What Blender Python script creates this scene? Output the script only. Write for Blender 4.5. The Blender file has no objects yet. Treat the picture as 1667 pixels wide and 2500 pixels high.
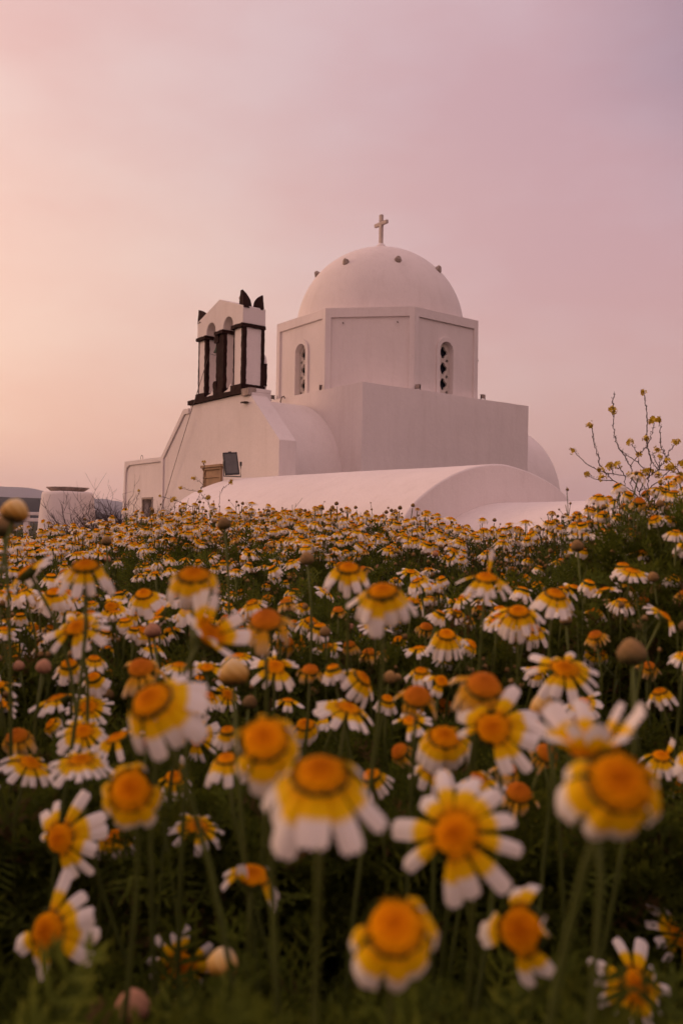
import bpy, math, random
import numpy as np
from mathutils import Vector, Matrix, noise
from mathutils.geometry import tessellate_polygon

# ------------------------------------------------------------------ scene, camera, sky, sun
sc = bpy.context.scene
C = bpy.data.collections.new("place"); sc.collection.children.link(C)
R = math.radians
EYE = 0.5                                     # height of the eye above the ground by the lens
PITCH, ROLL = R(1.0), R(0.83)
cam = bpy.data.cameras.new("camera"); cam_o = bpy.data.objects.new("camera", cam)
sc.collection.objects.link(cam_o); sc.camera = cam_o
cam.sensor_fit = 'VERTICAL'; cam.sensor_height = 36; cam.sensor_width = 24
cam.lens = 36 * 2064 / 2500
cam.clip_start = 0.02; cam.clip_end = 60000
cam.dof.use_dof = True; cam.dof.focus_distance = 4.2; cam.dof.aperture_fstop = 8.2
_up = Vector((0, -math.sin(PITCH), math.cos(PITCH))); _f = Vector((0, math.cos(PITCH), math.sin(PITCH))); _r = Vector((1, 0, 0))
cx_ = _r * math.cos(ROLL) + _up * math.sin(ROLL); cy_ = -_r * math.sin(ROLL) + _up * math.cos(ROLL)
cam_o.matrix_world = Matrix(((cx_.x, cy_.x, -_f.x, 0), (cx_.y, cy_.y, -_f.y, 0), (cx_.z, cy_.z, -_f.z, EYE), (0, 0, 0, 1)))

sc.view_settings.view_transform = 'Standard'; sc.view_settings.look = 'None'
sc.view_settings.exposure = 0.08; sc.view_settings.gamma = 1.0; sc.view_settings.use_curve_mapping = False
sc.cycles.use_denoising = True
sc.cycles.max_bounces = 6; sc.cycles.diffuse_bounces = 3; sc.cycles.transparent_max_bounces = 6; sc.cycles.volume_bounces = 1
sc.cycles.use_adaptive_sampling = True; sc.cycles.adaptive_threshold = 0.02

SUN_DIR = Vector((-0.93, 0.32, 0.16)).normalized()     # low, beyond the left edge
world = bpy.data.worlds.new("World"); sc.world = world; world.use_nodes = True
nt = world.node_tree; nt.nodes.clear(); N = nt.nodes.new; Lk = nt.links.new
sky = N('ShaderNodeTexSky'); sky.sky_type = 'NISHITA'; sky.sun_disc = False
sky.sun_elevation = math.asin(SUN_DIR.z); sky.sun_rotation = math.atan2(SUN_DIR.x, SUN_DIR.y)
sky.air_density = 1.5; sky.dust_density = 3.0
bg1 = N('ShaderNodeBackground'); bg1.inputs[1].default_value = 0.03; Lk(sky.outputs[0], bg1.inputs[0])
tc = N('ShaderNodeTexCoord'); sp = N('ShaderNodeSeparateXYZ'); Lk(tc.outputs['Generated'], sp.inputs[0])
nz = N('ShaderNodeTexNoise'); nz.inputs['Scale'].default_value = 1.6; nz.inputs['Detail'].default_value = 5
mp = N('ShaderNodeMapping'); mp.inputs['Scale'].default_value = (1, 1, 2.6); mp.inputs['Rotation'].default_value = (0, 0.5, 0)
Lk(tc.outputs['Generated'], mp.inputs[0]); Lk(mp.outputs[0], nz.inputs['Vector'])
def math_(op, a, b=None, c=None):
    m = N('ShaderNodeMath'); m.operation = op
    for i, v in enumerate((a, b, c)):
        if v is None: continue
        if isinstance(v, (int, float)): m.inputs[i].default_value = v
        else: Lk(v, m.inputs[i])
    return m.outputs[0]
def ramp(stops, fac):
    r = N('ShaderNodeValToRGB'); r.color_ramp.interpolation = 'B_SPLINE'
    el = r.color_ramp.elements
    while len(el) < len(stops): el.new(0.5)
    for e, (p, c) in zip(el, stops): e.position = p; e.color = (*c, 1)
    Lk(fac, r.inputs[0]); return r.outputs[0]
wob = math_('MULTIPLY', math_('SUBTRACT', nz.outputs['Fac'], 0.5), 0.12)
zz = math_('ADD', sp.outputs[2], wob)
left = ramp([(0.0, (.86, .47, .36)), (.08, (.83, .465, .355)), (.18, (.81, .48, .37)), (.34, (.79, .52, .43)), (.5, (.69, .445, .415)), (.7, (.74, .49, .46)), (1, (.72, .50, .48))], zz)
right = ramp([(0.0, (.57, .315, .28)), (.08, (.58, .325, .30)), (.18, (.60, .345, .33)), (.34, (.55, .33, .365)), (.48, (.50, .315, .375)), (.7, (.64, .42, .44)), (1, (.72, .50, .48))], zz)
xf = N('ShaderNodeMapRange'); xf.interpolation_type = 'SMOOTHSTEP'
Lk(math_('ADD', sp.outputs[0], wob), xf.inputs[0]); xf.inputs[1].default_value = -0.42; xf.inputs[2].default_value = 0.46
mx = N('ShaderNodeMix'); mx.data_type = 'RGBA'; Lk(xf.outputs[0], mx.inputs[0]); Lk(left, mx.inputs[6]); Lk(right, mx.inputs[7])
# the afterglow round the sun, beyond the left edge of the frame
dp = N('ShaderNodeVectorMath'); dp.operation = 'DOT_PRODUCT'; dp.inputs[1].default_value = SUN_DIR; Lk(tc.outputs['Generated'], dp.inputs[0])
glow = math_('POWER', math_('MAXIMUM', dp.outputs['Value'], 0.0), 5.0)
gm = N('ShaderNodeMix'); gm.data_type = 'RGBA'; gm.blend_type = 'ADD'; Lk(glow, gm.inputs[0]); Lk(mx.outputs[2], gm.inputs[6]); gm.inputs[7].default_value = (.75, .36, .18, 1)
# the pink anti-twilight belt behind the viewer
bk = N('ShaderNodeMapRange'); bk.interpolation_type = 'SMOOTHSTEP'; Lk(math_('MULTIPLY', sp.outputs[1], -1.0), bk.inputs[0]); bk.inputs[1].default_value = -0.25; bk.inputs[2].default_value = 0.7
back = ramp([(0.0, (.62, .30, .27)), (.12, (.74, .405, .365)), (.4, (.78, .44, .395)), (.75, (.74, .47, .44)), (1, (.72, .50, .48))], zz)
bm_ = N('ShaderNodeMix'); bm_.data_type = 'RGBA'; Lk(bk.outputs[0], bm_.inputs[0]); Lk(gm.outputs[2], bm_.inputs[6]); Lk(back, bm_.inputs[7])
# a soft mauve bank high on the right, and faint wisps
d2 = N('ShaderNodeVectorMath'); d2.operation = 'DOT_PRODUCT'; d2.inputs[1].default_value = Vector((.50, .66, .57)).normalized(); Lk(tc.outputs['Generated'], d2.inputs[0])
c2 = N('ShaderNodeMapRange'); c2.interpolation_type = 'SMOOTHSTEP'; Lk(math_('ADD', d2.outputs['Value'], math_('MULTIPLY', wob, .35)), c2.inputs[0]); c2.inputs[1].default_value = 0.925; c2.inputs[2].default_value = 1.01
cm = N('ShaderNodeMix'); cm.data_type = 'RGBA'; cm.blend_type = 'MULTIPLY'; Lk(c2.outputs[0], cm.inputs[0]); Lk(bm_.outputs[2], cm.inputs[6]); cm.inputs[7].default_value = (.50, .56, .66, 1)
wn2 = N('ShaderNodeTexNoise'); wn2.inputs['Scale'].default_value = 2.3; wn2.inputs['Detail'].default_value = 6; wn2.inputs['Roughness'].default_value = .55; Lk(mp.outputs[0], wn2.inputs['Vector'])
w2 = N('ShaderNodeMapRange'); Lk(wn2.outputs['Fac'], w2.inputs[0]); w2.inputs[1].default_value = .40; w2.inputs[2].default_value = .62
wm = N('ShaderNodeMix'); wm.data_type = 'RGBA'; Lk(w2.outputs[0], wm.inputs[0]); wm.inputs[6].default_value = (.935, .875, .90, 1); wm.inputs[7].default_value = (.975, 1.035, 1.075, 1)
wf = N('ShaderNodeMix'); wf.data_type = 'RGBA'; wf.blend_type = 'MULTIPLY'; wf.inputs[0].default_value = 1; Lk(cm.outputs[2], wf.inputs[6]); Lk(wm.outputs[2], wf.inputs[7])
bg2 = N('ShaderNodeBackground'); bg2.inputs[1].default_value = 1.0; Lk(wf.outputs[2], bg2.inputs[0])
ad = N('ShaderNodeAddShader'); Lk(bg1.outputs[0], ad.inputs[0]); Lk(bg2.outputs[0], ad.inputs[1])
wo = N('ShaderNodeOutputWorld'); Lk(ad.outputs[0], wo.inputs[0])

sun = bpy.data.lights.new("sun", 'SUN'); sun.energy = 0.95; sun.angle = R(14); sun.color = (1, .62, .42)
sun_o = bpy.data.objects.new("sun", sun); sc.collection.objects.link(sun_o)
sun_o.rotation_euler = (-SUN_DIR).to_track_quat('-Z', 'Y').to_euler()

# ------------------------------------------------------------------ helpers
def tag(o, label=None, cat=None, group=None, kind=None):
    if label: o['label'] = label
    if cat: o['category'] = cat
    if group: o['group'] = group
    if kind: o['kind'] = kind
    return o
def empty(name, loc, rz=0):
    o = bpy.data.objects.new(name, None); C.objects.link(o); o.location = loc; o.rotation_euler = (0, 0, rz)
    o.empty_display_size = 0.01; return o
def link(name, me, mat=None, parent=None, matrix=None):
    o = bpy.data.objects.new(name, me); C.objects.link(o)
    if mat and not me.materials: me.materials.append(mat)
    if parent: o.parent = parent
    if matrix is not None: o.matrix_local = matrix
    return o
class MB:
    def __init__(s): s.v = []; s.f = []
    def add(s, vs, fs):
        b = len(s.v); s.v += [tuple(v) for v in vs]; s.f += [tuple(b + i for i in f) for f in fs]
    def box(s, lo, hi, M=None):
        (a, b, c), (d, e, f) = lo, hi
        vs = [(a, b, c), (d, b, c), (d, e, c), (a, e, c), (a, b, f), (d, b, f), (d, e, f), (a, e, f)]
        if M: vs = [M @ Vector(v) for v in vs]
        s.add(vs, [(0, 3, 2, 1), (4, 5, 6, 7), (0, 1, 5, 4), (1, 2, 6, 5), (2, 3, 7, 6), (3, 0, 4, 7)])
    def tube(s, pts, rad, n=6, cap=True):
        pts = [Vector(p) for p in pts]; m = len(pts)
        if not hasattr(rad, '__len__'): rad = [rad] * m
        vs = []; ref = Vector((0.31, 0.17, 0.9)).normalized()
        for i, p in enumerate(pts):
            t = (pts[min(i + 1, m - 1)] - pts[max(i - 1, 0)])
            t = t.normalized() if t.length > 1e-9 else Vector((0, 0, 1))
            a = t.cross(ref)
            if a.length < 1e-3: a = t.cross(Vector((1, 0, 0)))
            a.normalize(); b = t.cross(a)
            for k in range(n):
                w = 2 * math.pi * k / n
                vs.append(p + (a * math.cos(w) + b * math.sin(w)) * rad[i])
        fs = [(i * n + k, i * n + (k + 1) % n, (i + 1) * n + (k + 1) % n, (i + 1) * n + k) for i in range(m - 1) for k in range(n)]
        if cap: fs += [tuple(range(n))[::-1], tuple((m - 1) * n + k for k in range(n))]
        s.add(vs, fs)
    def lathe(s, prof, n=32, M=None):
        vs = [(r * math.cos(2 * math.pi * k / n), r * math.sin(2 * math.pi * k / n), z) for r, z in prof for k in range(n)]
        if M: vs = [M @ Vector(v) for v in vs]
        m = len(prof)
        fs = [(i * n + k, i * n + (k + 1) % n, (i + 1) * n + (k + 1) % n, (i + 1) * n + k) for i in range(m - 1) for k in range(n)]
        fs += [tuple(range(n))[::-1], tuple((m - 1) * n + k for k in range(n))]
        s.add(vs, fs)
    def prism(s, outer, holes, fn, d0, d1, back=None):
        """2D outline with holes, thickened from d0 (front) to d1; fn(a,b,d)->xyz"""
        loops = [outer] + list(holes)
        flat = [p for l in loops for p in l]; n = len(flat)
        if len(holes) > 1:
            import bmesh
            bm = bmesh.new(); vv = [bm.verts.new((a, b, 0)) for a, b in flat]; ee = []; k0 = 0
            for l in loops:
                ee += [bm.edges.new((vv[k0 + i], vv[k0 + (i + 1) % len(l)])) for i in range(len(l))]; k0 += len(l)
            bmesh.ops.triangle_fill(bm, use_beauty=True, use_dissolve=False, edges=ee); bm.verts.index_update()
            tri = [tuple(v.index for v in f.verts) for f in bm.faces]; bm.free()
        else: tri = tessellate_polygon([[Vector((a, b, 0)) for a, b in l] for l in loops])
        bf = list(flat)
        if back: bf[:len(outer)] = back
        s.add([fn(a, b, d0) for a, b in flat] + [fn(a, b, d1) for a, b in bf],
              [tuple(t) for t in tri] + [tuple(n + i for i in reversed(t)) for t in tri] +
              [(b0 + i, b0 + (i + 1) % len(l), n + b0 + (i + 1) % len(l), n + b0 + i)
               for l, b0 in zip(loops, np.cumsum([0] + [len(l) for l in loops[:-1]]).tolist()) for i in range(len(l))])
    def rough(s, amp, scale, seed=0):
        s.v = [tuple(Vector(v) + noise.noise_vector(Vector(v) * scale + Vector((seed, seed * 1.7, 3))) * amp) for v in s.v]
    def build(s, name, mat, parent=None, smooth=40, bevel=0, subdiv=0, matrix=None):
        import bmesh
        me = bpy.data.meshes.new(name); me.from_pydata(s.v, [], s.f)
        bm = bmesh.new(); bm.from_mesh(me)
        bmesh.ops.dissolve_limit(bm, angle_limit=0.002, verts=bm.verts, edges=bm.edges) if bevel else None
        bmesh.ops.recalc_face_normals(bm, faces=bm.faces); bm.to_mesh(me); bm.free()
        me.materials.append(mat)
        if smooth:
            me.shade_smooth(); me.set_sharp_from_angle(angle=R(smooth))
        o = link(name, me, None, parent, matrix)
        if bevel:
            b = o.modifiers.new('edge', 'BEVEL'); b.width = bevel; b.segments = 2; b.limit_method = 'ANGLE'; b.angle_limit = R(30)
            b.harden_normals = True
        return o
def pixel_ray(x, y):
    xx, yy = x - 833.5, 1250 - y
    a = (xx * math.cos(ROLL) - yy * math.sin(ROLL)) / 2064; b = (xx * math.sin(ROLL) + yy * math.cos(ROLL)) / 2064
    v = Vector((a, math.cos(PITCH) - b * math.sin(PITCH), math.sin(PITCH) + b * math.cos(PITCH)))
    return v / v.y
def at(x, y, depth):
    v = pixel_ray(x, y) * depth; v.z += EYE; return v

# ------------------------------------------------------------------ materials
def mat(name, base, rough=.85, noise_amt=0, noise_scale=3.0, bump=0, bump_scale=40, spec=.3, metal=0, dark=None, coords='Object', trans=0):
    m = bpy.data.materials.new(name); m.use_nodes = True; n = m.node_tree.nodes; l = m.node_tree.links
    p = n['Principled BSDF']; p.inputs['Base Color'].default_value = (*base, 1); p.inputs['Roughness'].default_value = rough
    p.inputs['Specular IOR Level'].default_value = spec; p.inputs['Metallic'].default_value = metal
    t = n.new('ShaderNodeTexCoord')
    if noise_amt:
        q = n.new('ShaderNodeTexNoise'); q.inputs['Scale'].default_value = noise_scale; q.inputs['Detail'].default_value = 8; q.inputs['Roughness'].default_value = .62
        l.new(t.outputs[coords], q.inputs['Vector'])
        r = n.new('ShaderNodeMapRange'); r.inputs[1].default_value = .32; r.inputs[2].default_value = .68; l.new(q.outputs['Fac'], r.inputs[0])
        x = n.new('ShaderNodeMix'); x.data_type = 'RGBA'; l.new(r.outputs[0], x.inputs[0])
        d = dark or tuple(c * (1 - noise_amt) for c in base)
        x.inputs[6].default_value = (*d, 1); x.inputs[7].default_value = (*base, 1); l.new(x.outputs[2], p.inputs['Base Color'])
    if bump:
        q = n.new('ShaderNodeTexNoise'); q.inputs['Scale'].default_value = bump_scale; q.inputs['Detail'].default_value = 6
        l.new(t.outputs[coords], q.inputs['Vector'])
        b = n.new('ShaderNodeBump'); b.inputs['Strength'].default_value = bump; b.inputs['Distance'].default_value = .02
        l.new(q.outputs['Fac'], b.inputs['Height']); l.new(b.outputs[0], p.inputs['Normal'])
    return m
def plaster_mat():
    m = mat('lime_plaster', (.82, .74, .715), .92, .08, .9, .35, 9, .15)
    n = m.node_tree.nodes; l = m.node_tree.links; p = n['Principled BSDF']
    old = p.inputs['Base Color'].links[0].from_socket
    t = n.new('ShaderNodeTexCoord'); mpp = n.new('ShaderNodeMapping'); mpp.inputs['Scale'].default_value = (3.0, 3.0, .35)
    q = n.new('ShaderNodeTexNoise'); q.inputs['Scale'].default_value = 1.6; q.inputs['Detail'].default_value = 9; q.inputs['Roughness'].default_value = .7
    l.new(t.outputs['Object'], mpp.inputs[0]); l.new(mpp.outputs[0], q.inputs['Vector'])
    r = n.new('ShaderNodeMapRange'); r.inputs[1].default_value = .50; r.inputs[2].default_value = .76; r.inputs[4].default_value = .32; l.new(q.outputs['Fac'], r.inputs[0])
    x = n.new('ShaderNodeMix'); x.data_type = 'RGBA'; l.new(r.outputs[0], x.inputs[0]); l.new(old, x.inputs[6]); x.inputs[7].default_value = (.58, .49, .45, 1)
    q2 = n.new('ShaderNodeTexNoise'); q2.inputs['Scale'].default_value = 60; q2.inputs['Detail'].default_value = 3; l.new(t.outputs['Object'], q2.inputs['Vector'])
    r2 = n.new('ShaderNodeMapRange'); r2.inputs[1].default_value = .3; r2.inputs[2].default_value = .7; r2.inputs[3].default_value = .93; r2.inputs[4].default_value = 1.04; l.new(q2.outputs['Fac'], r2.inputs[0])
    h = n.new('ShaderNodeVectorMath'); h.operation = 'SCALE'; l.new(x.outputs[2], h.inputs[0]); l.new(r2.outputs[0], h.inputs['Scale'])
    l.new(h.outputs[0], p.inputs['Base Color'])
    return m
M_PLASTER = plaster_mat()
M_STONE = mat('dark_volcanic_stone', (.040, .017, .014), .95, .55, 5, .9, 30, .2)
M_GREY = mat('weathered_stone', (.46, .37, .32), .95, .5, 9, .9, 25, .2)
M_REVEAL = mat('screen_plaster', (.66, .59, .53), .92, .15, 4, .3, 20, .15)
M_VOID = mat('dark_interior', (.012, .009, .009), .6)
M_GLASS = mat('dark_glass', (.02, .022, .035), .25, spec=.5)
M_WOOD = mat('pale_timber', (.42, .27, .16), .8, .35, 5, .3, 30)
M_IRON = mat('rusted_iron', (.06, .035, .025), .8, .4, 10)
M_LAMP = mat('lamp_housing', (.045, .042, .045), .5, .3, 8, 0, 0, .4)
M_LAMPG = mat('lamp_glass', (.13, .125, .12), .35, .35, 6, 0, 0, .4)
M_BRONZE = mat('green_bronze', (.05, .085, .06), .6, .4, 12, metal=.5)
M_STEEL = mat('thin_wire', (.12, .09, .08), .6)

# ------------------------------------------------------------------ terrain
def interp(t, xs, ys): return float(np.interp(t, xs, ys))
def crest(t): return interp(t, (-.5, -.4, -.1, .1, .2, .3, .4), (3.3, 3.2, 2.9, 2.45, 2.05, 1.62, 1.5))
def crest_h(t): return interp(t, (-.45, -.36, -.29, -.2, -.05, .05, .1, .18, .23, .27, .31, .36, .45), (-.058, -.046, -.026, .008, .020, .008, -.006, -.028, -.026, .000, .038, .060, .058))
def sstep(a, b, x):
    x = min(1, max(0, (x - a) / (b - a))); return x * x * (3 - 2 * x)
def canopy(x, y):
    t = x / max(y, .6); t = max(-.6, min(.6, t)); c = crest(t)
    return EYE - .115 + (crest_h(t) + .115) * sstep(.30, 1.0, y / c)
GROUND_FAR = EYE - 1.45
def ground(x, y):
    t = x / max(y, .6); t = max(-.6, min(.6, t)); c = crest(t)
    g = canopy(x, y) - .37 + .02 * noise.noise(Vector((x * 1.3, y * 1.3, 0)))
    k = sstep(c + .05, c + 3.2, y) if y > 0 else 0
    k = max(k, sstep(4, 12, abs(x)), sstep(3, 10, -y))
    return g * (1 - k) + (GROUND_FAR + .05 * noise.noise(Vector((x * .3, y * .3, 5)))) * k
M_GROUND = mat('field_soil', (.045, .040, .018), 1, .6, 5, .6, 12, .1)
n_ = 150
ax = [math.sinh(a) * 0.35 for a in np.linspace(-11.4, 11.4, n_)]
vs = [(x, y, ground(x, y)) for y in ax for x in ax]
fs = [(j * n_ + i, j * n_ + i + 1, (j + 1) * n_ + i + 1, (j + 1) * n_ + i) for j in range(n_ - 1) for i in range(n_ - 1)]
g = MB(); g.v = vs; g.f = fs
tag(g.build('ground', M_GROUND, smooth=80), kind='structure')

def ridge(name, dist, pts, mt, seed, thick):
    """a solid hill: crest line from (x px, y px) pairs seen at dist, real depth and slopes"""
    m = MB(); P = []
    xs = np.linspace(pts[0][0], pts[-1][0], 160)
    for x in xs:
        yv = np.interp(x, [p[0] for p in pts], [p[1] for p in pts]); c = at(x, yv, dist)
        c.z += noise.noise(Vector((x * .05, seed, 0))) * dist * .0006 + noise.noise(Vector((x * .22, seed, 3))) * dist * .00035
        P.append(c)
    rows = [(-1.0, 0), (-.55, .34), (-.25, .72), (0, 1), (.35, .7), (1, 0)]
    for c in P:
        for d, h in rows:
            q = Vector((c.x, c.y + d * thick, GROUND_FAR - 1 + (c.z - GROUND_FAR + 1) * h))
            if 0 < h < 1: q.z *= 1 + .12 * noise.noise(Vector((c.x / thick * 3, d * 3, seed)))
            m.v.append(tuple(q))
    k = len(rows); m.f = [(i * k + j, i * k + j + 1, (i + 1) * k + j + 1, (i + 1) * k + j) for i in range(len(P) - 1) for j in range(k - 1)]
    tag(m.build(name, mt, smooth=60), kind='structure')
M_HILL = mat('dark_scrub_hillside', (.012, .009, .008), 1, .4, .02, 0, 0, .1)
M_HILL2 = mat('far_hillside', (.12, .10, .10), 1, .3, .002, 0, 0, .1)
ridge('hills', 1500, [(-900, 1240), (-300, 1205), (0, 1213), (60, 1215), (105, 1217), (170, 1228), (230, 1262), (300, 1280)], M_HILL, 3, 420)
ridge('distant_hills', 7800, [(-1600, 1215), (-700, 1170), (-200, 1192), (0, 1187), (30, 1189), (62, 1190), (85, 1193), (112, 1200), (170, 1211), (235, 1217), (262, 1219), (300, 1226), (420, 1245), (560, 1279)], M_HILL2, 9, 1500)

# ------------------------------------------------------------------ the church
TH = R(37.3)
U = Vector((math.cos(TH), math.sin(TH), 0)); V = Vector((-math.sin(TH), math.cos(TH), 0))
S_ = 5.295; MID = 2.6475
church = empty('church', (0.408, 17.8, EYE), TH)            # local x = u, y = v, z = height above the eye
tag(church, 'whitewashed domed church with belfry standing behind the daisy field', 'church')
BOT = -1.55
fU = lambda u0: (lambda a, b, d: (u0 + d, a, b))            # outline in (v,h), thickness along u
fV = lambda v0: (lambda a, b, d: (a, v0 + d, b))            # outline in (u,h), thickness along v
def arc(cx, cy, r, a0, a1, n=14): return [(cx + r * math.cos(R(a0 + (a1 - a0) * i / n)), cy + r * math.sin(R(a0 + (a1 - a0) * i / n))) for i in range(n + 1)]

def wavy_block(lo, hi, cell=.2, amp=.014, freq=.8):
    """hand plastered block: a fine grid whose faces and edges wander by a centimetre"""
    m = MB(); n = [max(2, int((hi[i] - lo[i]) / cell)) for i in range(3)]; idx = {}
    def vid(t):
        if t not in idx:
            idx[t] = len(m.v); p = Vector([lo[i] + (hi[i] - lo[i]) * t[i] / n[i] for i in range(3)])
            edge = sum(t[i] in (0, n[i]) for i in range(3))
            if edge >= 2: p = p + (Vector([(lo[i] + hi[i]) / 2 for i in range(3)]) - p).normalized() * .010
            m.v.append(tuple(p + noise.noise_vector(p * freq) * amp + noise.noise_vector(p * 3.1) * amp * .35))
        return idx[t]
    for (A, B, Cc) in ((0, 1, 2), (1, 2, 0), (0, 2, 1)):
        for side in (0, n[Cc]):
            for a in range(n[A]):
                for b in range(n[B]):
                    q = []
                    for (da, db) in ((0, 0), (1, 0), (1, 1), (0, 1)):
                        t = [0, 0, 0]; t[A] = a + da; t[B] = b + db; t[Cc] = side; q.append(vid(tuple(t)))
                    m.f.append(tuple(q))
    return m
wavy_block((0, 0, BOT), (S_, S_, 3.08)).build('crossing_block', M_PLASTER, church, smooth=40, bevel=0)
# nave and east arm: barrel vaults
def barrel(u0, u1, r, hc, mid, n=36):
    prof = [(mid - r - .02, BOT)] + [(mid + a, b) for a, b in arc(0, hc, r, 180, 0, n)] + [(mid + r + .02, BOT)]
    m = MB(); seg = 10; k = len(prof)
    for i in range(seg + 1):
        u = u0 + (u1 - u0) * i / seg
        for a, b in prof:
            q = Vector((u, a, b)); w = .012 * noise.noise(q * .9)
            m.v.append((u, a + w, b + w if b > BOT else b))
    m.f = [(i * k + j, i * k + j + 1, (i + 1) * k + j + 1, (i + 1) * k + j) for i in range(seg) for j in range(k - 1)]
    m.f += [tuple(range(k)), tuple(seg * k + j for j in range(k))[::-1]]
    return m
barrel(-1.655, -.002, 2.02, .83, MID).build('nave_vault', M_PLASTER, church, smooth=50)
barrel(S_ + .002, 7.2, 2.16, .72, MID).build('east_vault', M_PLASTER, church, smooth=50)

# facade with slopes, raised trim
L0 = -2.059
out = [(0, BOT), (0, 1.695), (1.094, 2.69), (1.094, 2.765), (3.815, 2.765), (3.815, 2.70), (4.10, 2.70), (5.26, 1.64), (5.26, BOT)]
m = MB(); m.prism(out, [], fU(L0), 0, .40); m.box((L0 + .002, 1.10, 2.2), (L0 + .49, 3.81, 2.764)); m.build('facade', M_PLASTER, church, bevel=.02)
tr = [(3.83, 2.703), (4.11, 2.703), (5.263, 1.65), (5.263, BOT), (5.13, BOT), (5.13, 1.60), (4.06, 2.575), (3.83, 2.575)]
m = MB(); m.prism(tr, [], fU(L0), -.035, .004); m.build('facade_trim', M_PLASTER, church, bevel=.01)
tr = [(-.003, 1.69), (1.09, 2.685), (1.20, 2.66), (.13, 1.60), (.12, BOT), (-.003, BOT)]
m = MB(); m.prism(tr, [], fU(L0), -.012, .004); m.build('facade_trim', M_PLASTER, church, bevel=.006)
# annex to the left with its niche
niche = [(5.80, -.9), (6.36, -.9), (6.36, .636), (5.80, .636)]
m = MB(); m.prism([(5.264, BOT), (5.264, 1.60), (7.47, 1.60), (7.66, BOT)], [niche], fU(L0), .01, .5); m.build('annex_wall', M_PLASTER, church, bevel=.02)
m = MB(); m.prism([(5.264, 1.655), (7.49, 1.655), (7.68, BOT), (7.55, BOT), (7.40, 1.36), (7.34, 1.47), (7.2, 1.535), (5.264, 1.535)], [], fU(L0), -.03, .46); m.build('annex_trim', M_PLASTER, church, bevel=.012)
m = MB(); m.box((L0 + .30, 5.79, -.9), (L0 + .49, 6.37, .637)); w = m.build('niche', M_VOID, church)
m = MB(); m.prism([(5.76, -.9), (6.40, -.9), (6.40, .675), (5.76, .675)], [[(5.81, -.89), (6.35, -.89), (6.35, .625), (5.81, .625)]], fU(L0), -.004, .05); m.build('frame', M_GREY, w)
m = MB(); m.box((L0 + .12, 5.95, -.9), (L0 + .2, 6.04, .5)); m.box((L0 + .13, 6.04, .16), (L0 + .19, 6.3, .24)); m.build('pipe', M_GREY, w)
# door with wooden lintel
m = MB(); m.box((L0 - .02, 2.27, -1.0), (L0 + .02, 3.04, 1.24)); dr = m.build('door', M_WOOD, church, bevel=.006)
m = MB(); m.box((L0 - .09, 2.19, 1.265), (L0 + .01, 3.11, 1.325)); m.box((L0 - .06, 2.23, 1.215), (L0 + .01, 3.08, 1.263)); m.build('lintel', M_WOOD, dr, bevel=.008)
m = MB(); m.box((L0 - .045, 2.30, 1.04), (L0 - .015, 3.00, 1.06)); m.box((L0 - .04, 2.25, -1.0), (L0 + .01, 2.33, 1.213)); m.box((L0 - .04, 2.98, -1.0), (L0 + .01, 3.06, 1.213)); m.build('frame', M_WOOD, dr, bevel=.004)
m = MB(); m.box((L0 - .10, 1.20, 2.545), (L0 + .01, 1.37, 2.570)); m.build('iron_peg', M_IRON, church)
m = MB(); m.tube([(L0 + .2 + .0, 6.90 + .07 * math.cos(a), 1.73 + .07 * math.sin(a)) for a in np.linspace(0, 6.28, 18)], .006, 5); m.build('wire_ring', M_STEEL, church)
m = MB(); m.tube([(-.05, 3.02, 2.84), (-.09, 3.02, 2.98), (-.06, 3.00, 3.08), (-.02, 2.98, 3.10), (.0, 2.97, 3.05)], .014, 6); m.build('hook', M_IRON, church)

# belfry
def stone_block(lo, hi, seed, amp=.016):
    """a rough dark stone block, cut into small courses so its edges look hewn"""
    m = MB(); n = [max(2, int((hi[i] - lo[i]) / .045)) for i in range(3)]
    n = [min(k, 30) for k in n]
    P = lambda i, j, k: (lo[0] + (hi[0] - lo[0]) * i / n[0], lo[1] + (hi[1] - lo[1]) * j / n[1], lo[2] + (hi[2] - lo[2]) * k / n[2])
    idx = {}
    def vid(i, j, k):
        if (i, j, k) not in idx:
            idx[(i, j, k)] = len(m.v); p = Vector(P(i, j, k))
            m.v.append(tuple(p + noise.noise_vector(p * 9 + Vector((seed, 0, 0))) * amp + noise.noise_vector(p * 28 + Vector((0, seed, 0))) * amp * .6))
        return idx[(i, j, k)]
    for (A, B, Cc) in ((0, 1, 2), (1, 2, 0), (0, 2, 1)):
        for side in (0, n[Cc]):
            for a in range(n[A]):
                for b in range(n[B]):
                    q = []
                    for (da, db) in ((0, 0), (1, 0), (1, 1), (0, 1)):
                        t = [0, 0, 0]; t[A] = a + da; t[B] = b + db; t[Cc] = side; q.append(vid(*t))
                    m.f.append(tuple(q))
    return m
def merge(a, b): a.add(b.v, b.f); return a
UB = L0 + .52                                            # rear face of the belfry
head = [(1.45, 4.262), (1.45, 4.63), (2.48, 4.965), (3.49, 4.635), (3.49, 4.262)]
head += [(3.05, 4.262)] + [(a, b) for a, b in arc(2.845, 4.305, .205, 0, 180)] + [(2.64, 4.262)]
head += [(2.29, 4.262)] + [(a, b) for a, b in arc(2.08, 4.29, .21, 0, 180)] + [(1.87, 4.262)]
m = MB(); m.prism(head, [], fU(L0), -.02, .54); belfry = m.build('belfry', M_PLASTER, church, bevel=.015)
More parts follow.
